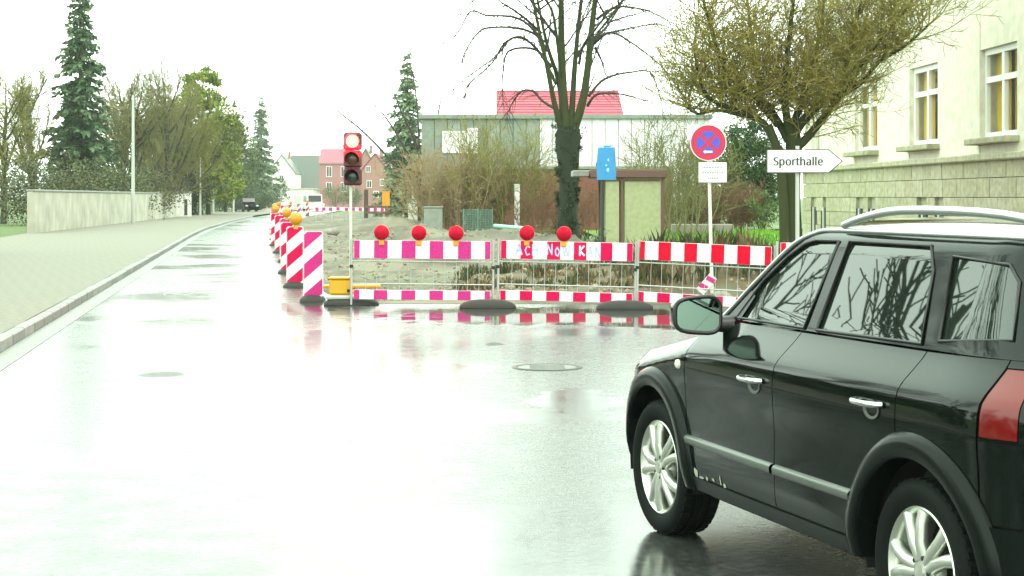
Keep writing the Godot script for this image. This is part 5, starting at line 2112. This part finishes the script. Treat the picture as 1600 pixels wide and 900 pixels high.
# ---------------------------------------------------------------- ground
func soil_height(n: FastNoiseLite, x: float, d: float) -> float:
	var h := n.get_noise_2d(x * 3.0, d * 3.0) * 0.09 + n.get_noise_2d(x * 0.7 + 50.0, d * 0.7) * 0.16
	for m in [[-1.9, 43.5, 1.3, 1.2, 0.42], [1.8, 33.5, 2.6, 2.2, 0.28], [-0.2, 36.0, 1.4, 1.6, 0.2], [4.2, 33.0, 2.2, 2.4, 0.62], [-4.2, 70.0, 2.0, 4.0, 0.6], [-0.5, 66.0, 2.4, 3.0, 0.55], [2.2, 60.0, 2.2, 3.0, 0.5], [-7.0, 95.0, 2.5, 5.0, 0.7]]:
		h += m[4] * exp(-pow((x - m[0]) / m[2], 2.0) - pow((d - m[1]) / m[3], 2.0))
	return maxf(h, -0.06) * smoothstep(28.4, 30.5, d) + 0.004

func make_ground() -> void:
	var g := MB.new()
	g.face([Vector3(-900, -0.09, 60), Vector3(900, -0.09, 60), Vector3(900, -0.09, -1600), Vector3(-900, -0.09, -1600)], Vector3(0, -5, 0))
	structure("ground", g, M.grass_soil)
	# road
	var r := MB.new()
	var ds := [-25.0, -10.0, 0.0, 10.0, 20.0, 28.3]
	var rows := []
	for d in ds:
		rows.append([Vector3(kerb_x(d) - 0.05, 0, -d), Vector3(11.0, 0, -d)])
	for i in rows.size() - 1:
		r.face([rows[i][0], rows[i][1], rows[i + 1][1], rows[i + 1][0]], Vector3(0, -9, 0))
	var d := 28.3
	while d < 420.0:
		var e := d + (4.0 if d < 120.0 else 12.0)
		r.face([Vector3(kerb_x(d) - 0.05, 0, -d), Vector3(beacon_x(d) + 0.42, 0, -d), Vector3(beacon_x(e) + 0.42, 0, -e), Vector3(kerb_x(e) - 0.05, 0, -e)], Vector3(0, -9, 0))
		d = e
	for k in r.v.size():
		r.uv[k] = Vector2(r.v[k].x / 40.0 + 0.5, -r.v[k].z / 40.0)
	structure("road", r, M.wet_asphalt)
	# dug-up half of the road
	var n := FastNoiseLite.new()
	n.seed = 4
	n.frequency = 0.35
	n.fractal_octaves = 4
	var tones := [Color(0.16, 0.12, 0.065), Color(0.21, 0.19, 0.12), Color(0.08, 0.06, 0.03), Color(0.14, 0.15, 0.085), Color(0.26, 0.23, 0.15)]
	var s := MB.new()
	s.colored = true
	var grid := []
	var nd := 190
	var nx := 90
	for i in nd:
		var dd := 28.3 + pow(i / float(nd - 1), 1.8) * 150.0
		var row := []
		for j in nx:
			var l := beacon_x(dd) + 0.42
			var rr: float = lerp_table([[28.0, 11.0], [45.0, 11.0], [52.0, 3.0], [75.0, 0.5], [110.0, -4.0], [180.0, -12.0]], dd)
			var x := lerpf(l, rr, j / float(nx - 1))
			row.append(Vector3(x, soil_height(n, x, dd), -dd))
		grid.append(row)
	s.sheet(grid, false)
	var m2 := FastNoiseLite.new()
	m2.seed = 9
	m2.frequency = 0.22
	m2.fractal_octaves = 5
	for k in s.v.size():
		var p := s.v[k]
		var q := clampf(m2.get_noise_2d(p.x * 1.4, p.z * 0.5) * 2.2 + 2.0, 0.0, 3.99)
		var c: Color = tones[int(q)].lerp(tones[int(q) + 1], q - int(q))
		if p.x > -1.0 and p.x < 8.0 and p.z > -39.5 and p.z < -30.3:
			c = c.lerp(Color(0.12, 0.09, 0.035), 0.8)
		s.col[k] = c
	structure("dug_up_roadway", s, M.earth)
	# clods and stones too many to count, and dry tufts in the dug soil
	var cl := MB.new()
	var crng := RandomNumberGenerator.new()
	crng.seed = 51
	for k in 2400:
		var dd := 29.2 + pow(crng.randf(), 1.6) * 45.0
		var x := crng.randf_range(beacon_x(dd) + 0.6, 5.5)
		var sz := crng.randf_range(0.02, 0.07) * (1.0 + dd * 0.012)
		cl.box(Vector3(x, soil_height(n, x, dd) + sz * 0.15, -dd), Vector3(sz, sz * 0.7, sz), sz * 0.25, Basis.from_euler(Vector3(crng.randf() * 6.0, crng.randf() * 6.0, crng.randf() * 6.0)))
	var co := part("clods", cl, M.clod, self, "stuff")
	co.set_meta("label", "loose clods and gravel strewn over the dug-up roadway")
	co.set_meta("category", "gravel")
	var tf := MB.new()
	tf.colored = true
	for k in 360:
		var right := k % 2 == 0
		var x := crng.randf_range(1.9, 6.5) if right else crng.randf_range(-1.0, 2.6)
		var dd := crng.randf_range(30.5, 38.5)
		var tone: Color = [Color(0.1, 0.09, 0.03), Color(0.07, 0.08, 0.025), Color(0.16, 0.12, 0.05), Color(0.05, 0.07, 0.02)][crng.randi() % 4]
		var tall := crng.randf_range(0.22, 0.55) if right else crng.randf_range(0.08, 0.25)
		for j in 16:
			var w := crng.randf_range(0.7, 1.3)
			tf.tint = Color(tone.r * w, tone.g * w, tone.b * w)
			var q := Vector3(x + crng.randf_range(-0.15, 0.15), 0, -dd + crng.randf_range(-0.15, 0.15))
			q.y = soil_height(n, q.x, -q.z) - 0.02
			tf.leaf(q, Vector3(crng.randf_range(-0.5, 0.5), 1.0, crng.randf_range(-0.5, 0.5)).normalized() * tall * crng.randf_range(0.6, 1.2), Vector3(crng.randf_range(0.02, 0.04), 0, crng.randf_range(-0.02, 0.02)))
	var to := part("dry_weeds", tf, M.leaf, self, "stuff")
	to.set_meta("label", "dry brown and olive weeds growing on the soil behind the barriers")
	to.set_meta("category", "weeds")
	# left pavement with kerb stones
	var pv := MB.new()
	d = -20.0
	while d < 300.0:
		var e := d + 6.0
		pv.face([Vector3(kerb_x(d) - 0.16, 0.12, -d), Vector3(kerb_x(e) - 0.16, 0.12, -e), Vector3(kerb_x(e) - 7.5, 0.12, -e), Vector3(kerb_x(d) - 7.5, 0.12, -d)], Vector3(0, -9, 0))
		d = e
	structure("pavement", pv, M.pavement)
	var kn := Node3D.new()
	kn.name = "kerb"
	add_child(kn)
	kn.set_meta("kind", "structure")
	d = 8.0
	var rng := RandomNumberGenerator.new()
	rng.seed = 15
	var stone_mesh := MB.new()
	stone_mesh.box(Vector3(0, 0.03, 0), Vector3(0.15, 0.2, 0.985), 0.02)
	var sm := stone_mesh.mesh()
	while d < 150.0:
		var ang := atan2(kerb_x(d + 1.0) - kerb_x(d), -1.0)
		var o := piece("kerb_stone", sm, M.kerb_stone if rng.randf() < 0.6 else M.concrete, kn, Vector3(kerb_x(d) - 0.075, rng.randf_range(-0.006, 0.006), -d))
		o.rotation.y = ang
		d += 1.0
	# gutter strip along the kerb
	var gt := MB.new()
	d = -20.0
	while d < 300.0:
		var e := d + 4.0
		gt.face([Vector3(kerb_x(d) + 0.02, 0.004, -d), Vector3(kerb_x(e) + 0.02, 0.004, -e), Vector3(kerb_x(e) + 0.32, 0.004, -e), Vector3(kerb_x(d) + 0.32, 0.004, -d)], Vector3(0, -9, 0))
		d = e
	structure("gutter", gt, M.kerb_stone)
	# lawn in front of the school
	var lw := MB.new()
	var lg := []
	for i in 40:
		var dd := 46.0 + i * 1.3
		var row := []
		for j in 30:
			var x := lerpf(3.4, 16.0, j / 29.0)
			row.append(Vector3(x, 0.06 + 0.05 * n.get_noise_2d(x * 2.0, dd * 2.0) + 0.1 * smoothstep(50.0, 70.0, dd), -dd))
		lg.append(row)
	lw.sheet(lg, false)
	structure("lawn", lw, M.lawn)
	var bl := MB.new()
	bl.colored = true
	for k in 7000:
		var x := rng.randf_range(4.0, 12.0)
		var dd := rng.randf_range(47.0, 80.0)
		var w := rng.randf_range(0.7, 1.3)
		bl.tint = Color(0.15 * w, 0.34 * w, 0.025 * w)
		var up := Vector3(rng.randf_range(-0.08, 0.08), rng.randf_range(0.08, 0.18), 0.0)
		bl.leaf(Vector3(x, 0.08 + 0.1 * smoothstep(50.0, 70.0, dd), -dd), up, Vector3(0.035, 0, rng.randf_range(-0.03, 0.03)))
	var go := part("grass", bl, M.leaf, self, "stuff")
	go.set_meta("label", "short bright green grass on the lawn before the school")
	go.set_meta("category", "grass")
	var path := MB.new()
	path.face([Vector3(10.2, 0.26, -81.0), Vector3(16.0, 0.26, -81.0), Vector3(16.0, 0.26, -87.0), Vector3(10.2, 0.26, -87.0)], Vector3(0, -9, 0))
	structure("path", path, M.pavement)
	# manhole and gully covers in the road
	var mc := thing("manhole_cover", "round manhole cover with a raised ring in the wet road", "manhole cover", pt(855, 0, 17.75) * Vector3(1, 0, 1))
	var ring := MB.new()
	ring.lathe([Vector2(0.365, 0.0), Vector2(0.36, 0.008), Vector2(0.315, 0.008), Vector2(0.312, 0.002)], 44)
	part("ring", ring, M.dark_metal, mc)
	var lid := MB.new()
	lid.lathe([Vector2(0.306, 0.002), Vector2(0.304, 0.005), Vector2(0.0, 0.005)], 44)
	var ld := part("lid", lid, M.kerb_stone, mc)
	for k in 6:
		var rib := MB.new()
		rib.box(Vector3(0, 0.007, -0.2 + k * 0.08), Vector3(0.36, 0.005, 0.03), 0.001)
		part("rib", rib, M.kerb_stone, ld)

func make_left_side() -> void:
	# plastered garden wall with a gate pillar
	var a := Vector3(-24.6, 0, -108.0)
	var b := Vector3(-27.9, 0, -143.0)
	var dir := b - a
	var len_ := dir.length()
	var turn := atan2(-dir.z, dir.x)
	var t := thing("garden_wall", "pale plastered garden wall along the left pavement, under the bare trees", "wall", a - dir.normalized() * 30.0, turn)
	for k in 13:
		var m := MB.new()
		m.box(Vector3(k * 5.0 + 2.5, 1.0, 0), Vector3(4.96, 2.0, 0.3), 0.02)
		part("wall_section", m, M.plaster_wall, t)
		var c := MB.new()
		c.box(Vector3(k * 5.0 + 2.5, 2.05, 0), Vector3(5.0 - 0.02, 0.1, 0.4), 0.02)
		part("coping", c, M.concrete, t)
	var g := thing("gate_pillar", "broad pale gate pillar with a dark letterbox slot at the wall's end", "pillar", pt(287, 0, 146.0) * Vector3(1, 0, 1), 0.25)
	var gm := MB.new()
	gm.box(Vector3(0, 1.05, 0), Vector3(1.25, 2.1, 0.8), 0.03)
	part("shaft", gm, M.plaster_white, g)
	var gc := MB.new()
	gc.box(Vector3(0, 2.16, 0), Vector3(1.4, 0.12, 0.95), 0.03)
	part("cap", gc, M.concrete, g)
	var gs := MB.new()
	gs.box(Vector3(0.15, 0.9, 0.405), Vector3(0.26, 1.35, 0.05), 0.01)
	part("letterbox", gs, M.window_dark, g)
	var f := thing("low_wall", "low grey-green wall beyond the gate pillar, before the parked car", "wall", Vector3(-28.9, 0, -152.0), turn + 0.05)
	for k in 8:
		var m := MB.new()
		m.box(Vector3(k * 5.0 + 2.5, 0.75, 0), Vector3(4.95, 1.5, 0.25), 0.02)
		part("wall_section", m, M.cladding_pale, f)
	street_lamp("pale lamp post in front of the pale wall, at the picture's left", 208.0, 106.0, 8.0, 0.12, false)
	street_lamp("lamp post just right of the gate pillar", 313.0, 150.0, 5.2, 0.09, false)
	street_lamp("tall lamp post between gate pillar and parked car", 333.0, 175.0, 9.5, 0.12, true)
	street_lamp("lamp post right beside the parked dark car", 365.0, 185.0, 5.5, 0.1, false)
	street_lamp("far lamp post in front of the white gabled house", 425.0, 250.0, 9.0, 0.1, true)
	# trees along the wall
	var up := upright_habit()
	var weep := weeping_habit()
	var green := [Color(0.15, 0.22, 0.012), Color(0.18, 0.25, 0.015), Color(0.21, 0.25, 0.02), Color(0.12, 0.15, 0.015)]
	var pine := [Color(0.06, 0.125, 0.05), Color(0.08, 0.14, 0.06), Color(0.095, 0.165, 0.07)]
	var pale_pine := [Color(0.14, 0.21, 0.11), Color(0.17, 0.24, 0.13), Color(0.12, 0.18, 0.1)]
	conifer("spruce", "tall dark spruce at the upper left edge, above the garden wall", Vector3(-32.0, 0, -128.0), 19.0, 6.6, 101, pine)
	bare_tree("willow", "bare weeping tree with grey hanging twigs behind the left lamp post", pt(206, 0, 136.0) * Vector3(1, 0, 1), 12.6, 102, "twig_grey", weep)
	bare_tree("willow", "bare grey-twigged tree between weeping tree and green tree", pt(256, 0, 140.0) * Vector3(1, 0, 1), 13.8, 103, "twig_grey", up)
	bare_tree("willow", "broad bare tree behind the lamp post, half hidden by the weeping one", pt(232, 0, 154.0) * Vector3(1, 0, 1), 12.0, 114, "twig_green", weep)
	bare_tree("willow", "low bare tree below the bright olive-green tree", pt(305, 0, 172.0) * Vector3(1, 0, 1), 9.5, 115, "twig_grey", weep)
	leafy_shrub("evergreen_shrub", "wide green hedge behind the low grey-green wall", pt(345, 0, 200.0) * Vector3(1, 0, 1), Vector3(9.0, 4.0, 3.0), 116, [Color(0.06, 0.09, 0.035), Color(0.08, 0.11, 0.04)], 90, 60, 0.22)
	bare_tree("willow", "bare grey tree between the tall spruce and the left lamp post", pt(188, 0, 142.0) * Vector3(1, 0, 1), 13.0, 117, "twig_grey", up)
	bare_tree("willow", "bare tree left of the tall spruce, behind the garden wall", pt(60, 0, 125.0) * Vector3(1, 0, 1), 12.0, 118, "twig_grey", up)
	bare_tree("willow", "bare weeping tree at the picture's far left edge", pt(5, 0, 118.0) * Vector3(1, 0, 1), 11.5, 119, "twig_green", weep)
	leafy_shrub("evergreen_shrub", "long olive hedge behind the garden wall at the far left", pt(60, 0, 112.0) * Vector3(1, 0, 1), Vector3(9.0, 4.2, 3.0), 141, [Color(0.07, 0.08, 0.03), Color(0.1, 0.11, 0.035)], 110, 60, 0.2)
	leafy_shrub("evergreen_shrub", "green hedge behind the garden wall below the tall spruce", pt(160, 0, 124.0) * Vector3(1, 0, 1), Vector3(8.0, 4.4, 3.0), 142, [Color(0.06, 0.085, 0.03), Color(0.1, 0.12, 0.035)], 110, 60, 0.2)
	leafy_shrub("evergreen_shrub", "olive undergrowth between the bare trees and the gate pillar", pt(268, 0, 160.0) * Vector3(1, 0, 1), Vector3(7.0, 5.5, 3.0), 143, [Color(0.1, 0.11, 0.04), Color(0.13, 0.13, 0.05)], 110, 60, 0.22)
	leafy_tree("green_tree", "grey-green tree between the olive tree and the pale pine", pt(352, 0, 190.0) * Vector3(1, 0, 1), 10.5, 5.5, 144, [Color(0.09, 0.13, 0.05), Color(0.11, 0.16, 0.06)], 0.28)
	leafy_tree("green_tree", "softly green young-leaved tree between the bare trees behind the garden wall", pt(258, 0, 166.0) * Vector3(1, 0, 1), 10.5, 6.0, 145, [Color(0.15, 0.19, 0.03), Color(0.18, 0.2, 0.05)], 0.26)
	bare_tree("willow", "slender bare tree just left of the bright green tree", pt(288, 0, 150.0) * Vector3(1, 0, 1), 12.0, 104, "twig_green", up)
	leafy_tree("green_tree", "bright olive-green leafy tree above the gate pillar", pt(326, 0, 162.0) * Vector3(1, 0, 1), 13.6, 6.4, 105, green, 0.34)
	leafy_tree("green_tree", "smaller green tree right of the bright olive tree", pt(368, 0, 205.0) * Vector3(1, 0, 1), 8.8, 5.0, 106, [Color(0.06, 0.1, 0.035), Color(0.08, 0.12, 0.045)], 0.22)
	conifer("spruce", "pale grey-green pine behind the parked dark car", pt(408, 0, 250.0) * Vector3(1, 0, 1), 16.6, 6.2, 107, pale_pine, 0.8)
	leafy_shrub("evergreen_shrub", "dark evergreen shrub under the bare trees behind the wall", pt(300, 0, 158.0) * Vector3(1, 0, 1), Vector3(4.5, 5.0, 3.0), 108, [Color(0.03, 0.05, 0.015), Color(0.05, 0.07, 0.02)], 60, 50, 0.2)
	leafy_shrub("evergreen_shrub", "olive shrub above the left part of the garden wall", pt(235, 0, 133.0) * Vector3(1, 0, 1), Vector3(5.5, 4.2, 3.0), 109, [Color(0.07, 0.075, 0.03), Color(0.1, 0.1, 0.035)], 60, 50, 0.2)
	leafy_shrub("evergreen_shrub", "dark green round shrub before the white gabled house", pt(437, 0, 330.0) * Vector3(1, 0, 1), Vector3(4.0, 5.6, 3.0), 110, [Color(0.05, 0.085, 0.03), Color(0.07, 0.1, 0.035)], 50, 44, 0.26)
	leafy_shrub("evergreen_shrub", "yellow-green shrub below the brick house", pt(524, 0, 300.0) * Vector3(1, 0, 1), Vector3(4.6, 4.0, 3.0), 111, [Color(0.12, 0.15, 0.05), Color(0.15, 0.16, 0.06)], 50, 44, 0.22)
	leafy_shrub("evergreen_shrub", "olive shrub below the traffic signal head, far off", pt(548, 0, 280.0) * Vector3(1, 0, 1), Vector3(4.0, 3.6, 3.0), 112, [Color(0.1, 0.13, 0.05), Color(0.13, 0.14, 0.06)], 50, 44, 0.22)
	leafy_shrub("evergreen_shrub", "low dark hedge bush right of the parked dark car", pt(405, 0, 215.0) * Vector3(1, 0, 1), Vector3(5.0, 3.0, 3.0), 113, [Color(0.05, 0.085, 0.04), Color(0.06, 0.09, 0.04)], 50, 44, 0.2)
	# trees nearer along the pavement, outside the picture, that the car's windows mirror
	var spots := [[-11.0, 14.5], [-12.5, 21.5], [-15.0, 29.5], [-19.0, 38.5], [-23.5, 49.0], [-16.5, 10.0], [-27.5, 66.0], [-29.0, 84.0]]
	var words := ["first", "second", "third", "fourth", "fifth", "sixth", "seventh", "eighth"]
	var open_ := upright_habit()
	open_.kids = [10, 7, 6]
	open_.from = [0.3, 0.2, 0.2]
	open_.least = 0.018
	var first := bare_tree("street_tree", "", Vector3.ZERO, 11.5, 120, "twig_dark", open_, "bare street trees beside the left pavement")
	for i in spots.size():
		var lab: String = words[i] + " bare street tree beside the left pavement, out of the picture"
		var at := Vector3(spots[i][0], 0, -spots[i][1])
		if i == 0:
			first.position = at
			first.set_meta("label", lab)
		else:
			copy(first, lab, at, i * 1.3)
	var hedge_words := ["nearest", "second", "third", "fourth", "fifth", "last"]
	var h0: Node3D = null
	for i in 6:
		var dd := 5.0 + i * 8.5
		var at := Vector3(kerb_x(dd) - (3.6 if dd < 20.0 else 7.0), 0, -dd)
		var lab: String = hedge_words[i] + " dark hedge block along the near left pavement, out of the picture"
		if i == 0:
			h0 = leafy_shrub("hedge", lab, at, Vector3(2.6, 3.0, 9.5), 131, [Color(0.03, 0.05, 0.018), Color(0.045, 0.06, 0.02)], 110, 46, 0.2, "hedge blocks along the near left pavement", "hedge")
		else:
			copy(h0, lab, at, 0.15)

func make_right_plants() -> void:
	var pine := [Color(0.15, 0.235, 0.12), Color(0.19, 0.27, 0.14), Color(0.13, 0.2, 0.1)]
	conifer("spruce", "grey-green pointed spruce left of the hall", pt(636, 0, 150.0) * Vector3(1, 0, 1), 14.3, 5.2, 201, pine, 1.0)
	# slim bare tree with long branches beside the hall corner
	var d := 105.0
	var base := pt(655, 0, d)
	base.y = 0.0
	var t := thing("slim_bare_tree", "slim dark bare tree at the hall corner with long branches reaching left", "tree", base)
	var m := MB.new()
	var p := smooth_path([Vector3(0, -0.1, 0), Vector3(0.02, 2.0, 0), Vector3(0.0, 4.0, 0), pt(654, 200, d) - base, pt(650, 150, d) - base, pt(644, 110, d) - base])
	m.tube(p, taper(p.size(), 0.12, 0.03), 7)
	part("trunk", m, M.twig_dark, t)
	var c := MB.new()
	for l in [[[655, 330], [630, 280], [605, 245], [580, 218], [555, 195], [538, 182], [525, 172]], [[656, 290], [640, 250], [620, 210], [600, 180], [586, 165]], [[655, 240], [640, 200], [625, 170], [615, 140]], [[655, 260], [670, 220], [682, 190], [690, 150]]]:
		var lp := smooth_path(limb_points(l, d, d - 1.5, base), 4)
		c.tube(lp, taper(lp.size(), 0.1, 0.03), 5, false)
		var rng := RandomNumberGenerator.new()
		rng.seed = l.size() * 7
		for i in range(4, lp.size()):
			var dir: Vector3 = (lp[i] - lp[i - 1]).normalized()
			var dd := lean(dir, rng.randf_range(0.4, 1.1), rng)
			c.tube([lp[i], lp[i] + dd * 0.4, lp[i] + dd * 0.7 + Vector3(0, -0.1, 0)], [0.025, 0.018, 0.012], 3, false)
	part("crown", c, M.twig_dark, t)
	bare_shrub("tan_shrub", "wide tan bare shrub in front of the grey-green hall wall", pt(705, 0, 78.0) * Vector3(1, 0, 1), 3.7, 3.4, 202, "twig_tan", 46)
	bare_shrub("tan_shrub", "tan bare shrub between hall corner and white post", pt(745, 0, 80.0) * Vector3(1, 0, 1), 4.0, 3.0, 203, "twig_tan", 40)
	bare_shrub("green_twig_shrub", "tall yellow-green twiggy shrub behind the white post", pt(790, 0, 79.0) * Vector3(1, 0, 1), 5.3, 2.6, 204, "twig_green", 26)
	bare_shrub("brown_shrub", "brownish bare shrub before the brick wing, left of the big tree", pt(845, 0, 77.0) * Vector3(1, 0, 1), 2.7, 2.6, 205, "hedge_brown", 13)
	bare_shrub("brown_shrub", "brownish bare shrub before the brick wing, right of the big tree", pt(918, 0, 76.0) * Vector3(1, 0, 1), 2.4, 2.2, 206, "hedge_brown", 9)
	bare_shrub("green_twig_shrub", "pale bare sapling in front of the bright hall panels", pt(1030, 0, 70.0) * Vector3(1, 0, 1), 4.9, 2.0, 207, "twig_grey", 12)
	bare_shrub("green_twig_shrub", "second pale bare sapling left of the no-stopping sign", pt(1062, 0, 68.0) * Vector3(1, 0, 1), 5.0, 2.0, 208, "twig_grey", 12)
	leafy_shrub("ivy_bush", "tall dark green evergreen bush behind the no-stopping sign", pt(1172, 0, 90.0) * Vector3(1, 0, 1), Vector3(3.6, 6.6, 2.6), 209, [Color(0.02, 0.06, 0.012), Color(0.035, 0.085, 0.015), Color(0.06, 0.11, 0.015)], 150, 130, 0.16)
	leafy_shrub("ivy_bush", "olive evergreen bush left of the tall dark green one", pt(1118, 0, 86.0) * Vector3(1, 0, 1), Vector3(3.4, 4.6, 2.4), 210, [Color(0.07, 0.09, 0.015), Color(0.1, 0.11, 0.02)], 90, 110, 0.11)
	bare_shrub("brown_hedge", "dense brown bare hedge between shelter and school", pt(1105, 0, 81.0) * Vector3(1, 0, 1), 2.4, 4.4, 211, "hedge_brown", 60, "", "hedge", 1.6)
	leafy_shrub("low_shrub", "low green shrub in front of the brown hedge", pt(1190, 0, 80.0) * Vector3(1, 0, 1), Vector3(1.7, 2.2, 1.4), 212, [Color(0.06, 0.12, 0.015), Color(0.1, 0.15, 0.02)], 30, 50, 0.09)
	leafy_shrub("low_shrub", "low yellow-green plant at the foot of the big tree", pt(882, 0, 61.0) * Vector3(1, 0, 1) + Vector3(0, 0, 0.7), Vector3(1.9, 1.5, 0.7), 213, [Color(0.1, 0.13, 0.02), Color(0.06, 0.09, 0.02)], 26, 44, 0.08)
	leafy_shrub("low_shrub", "small pale-leaved plant left of the shelter", pt(938, 0, 45.5) * Vector3(1, 0, 1), Vector3(0.5, 0.95, 0.4), 214, [Color(0.3, 0.42, 0.26), Color(0.12, 0.25, 0.1)], 14, 30, 0.06)
	# grey stone edging blocks on the lawn
	for k in 4:
		var b := MB.new()
		b.box(Vector3(0, 0.28, 0), Vector3(0.8, 0.6, 0.4), 0.04)
		single("edging_block", b, M.stone, ["first", "second", "third", "fourth"][k] + " stone edging block from the shelter, below the brown hedge", "stone block", pt(1064 + k * 22, 0, 72.0) * Vector3(1, 0, 1) + Vector3(0, 0.05, 0), 0.05 * k, "stone edging blocks below the brown hedge")
	var w0 := pt(648, 0, 100.0) * Vector3(1, 0, 1)
	var ws := MB.new()
	ws.box(Vector3(0, 1.0, 0), Vector3(0.34, 2.7, 0.3), 0.02)
	ws.box(Vector3(-0.22, 0.7, 0.02), Vector3(0.3, 1.4, 0.28), 0.02)
	single("white_pillar", ws, M.plaster_white, "stepped white pillar beside the spruce trunk", "pillar", w0)
	var cb := MB.new()
	cb.box(Vector3(0, 0.65, 0), Vector3(0.75, 1.3, 0.5), 0.03)
	cb.box(Vector3(0, 1.33, 0), Vector3(0.8, 0.06, 0.55), 0.02)
	single("cabinet", cb, M.cladding_pale, "pale green utility cabinet below the tan shrub", "cabinet", pt(677, 0, 72.0) * Vector3(1, 0, 1))
	# far wood closing the view
	var rng := RandomNumberGenerator.new()
	rng.seed = 301
	var fw := MB.new()
	fw.colored = true
	for k in 60:
		leaf_clumps(fw, rng, Vector3(lerpf(-210.0, 60.0, (k + rng.randf()) / 60.0), rng.randf_range(3.0, 6.0), -rng.randf_range(520.0, 560.0)), Vector3(9, rng.randf_range(9.0, 14.0), 9), 14, 30, 0.9, [Color(0.07, 0.1, 0.05), Color(0.09, 0.11, 0.06)], 0.22)
	var wo := part("distant_wood", fw, M.leaf, self, "stuff")
	wo.set_meta("label", "distant pale wood closing the view behind the houses")
	wo.set_meta("category", "wood")

# ---------------------------------------------------------------- the scene
func _ready() -> void:
	var cam := Camera3D.new()
	cam.name = "camera"
	add_child(cam)
	cam.position = Vector3(0, EYE, 0)
	cam.projection = Camera3D.PROJECTION_FRUSTUM
	cam.near = 0.1
	cam.far = 3000.0
	cam.size = 0.1 * 900.0 / FOCAL
	cam.frustum_offset = Vector2(0.0, -0.1 * (450.0 - HORIZON) / FOCAL)
	cam.current = true
	var sky := ProceduralSkyMaterial.new()
	sky.sky_top_color = Color(0.87, 0.965, 0.89)
	sky.sky_horizon_color = Color(0.955, 1.0, 0.955)
	sky.sky_curve = 0.2
	sky.ground_bottom_color = Color(0.2, 0.22, 0.2)
	sky.ground_horizon_color = Color(0.5, 0.54, 0.5)
	sky.sun_angle_max = 1.0
	var env := Environment.new()
	env.background_mode = Environment.BG_SKY
	env.sky = Sky.new()
	env.sky.sky_material = sky
	env.tonemap_mode = Environment.TONE_MAPPER_LINEAR
	env.tonemap_exposure = 4.2
	env.sdfgi_enabled = true
	env.ssao_enabled = true
	env.ssil_enabled = true
	env.fog_enabled = true
	env.fog_density = 0.00027
	env.fog_light_color = Color(0.95, 1.0, 0.95)
	var we := WorldEnvironment.new()
	we.name = "environment"
	we.environment = env
	add_child(we)
	var sun := DirectionalLight3D.new()
	sun.name = "sun"
	add_child(sun)
	sun.rotation_degrees = Vector3(-52, 35, 0)
	sun.light_energy = 0.25
	sun.light_angular_distance = 40.0
	sun.light_color = Color(1.0, 0.98, 0.95)
	sun.shadow_enabled = true
	make_materials()
	make_ground()
	make_buildings()
	make_left_side()
	make_right_plants()
	make_big_tree()
	make_twiggy_tree()
	make_car()
	make_barriers()
	make_signal()
	make_beacons()
	make_signs()
	make_shelter()
	make_site_bits()
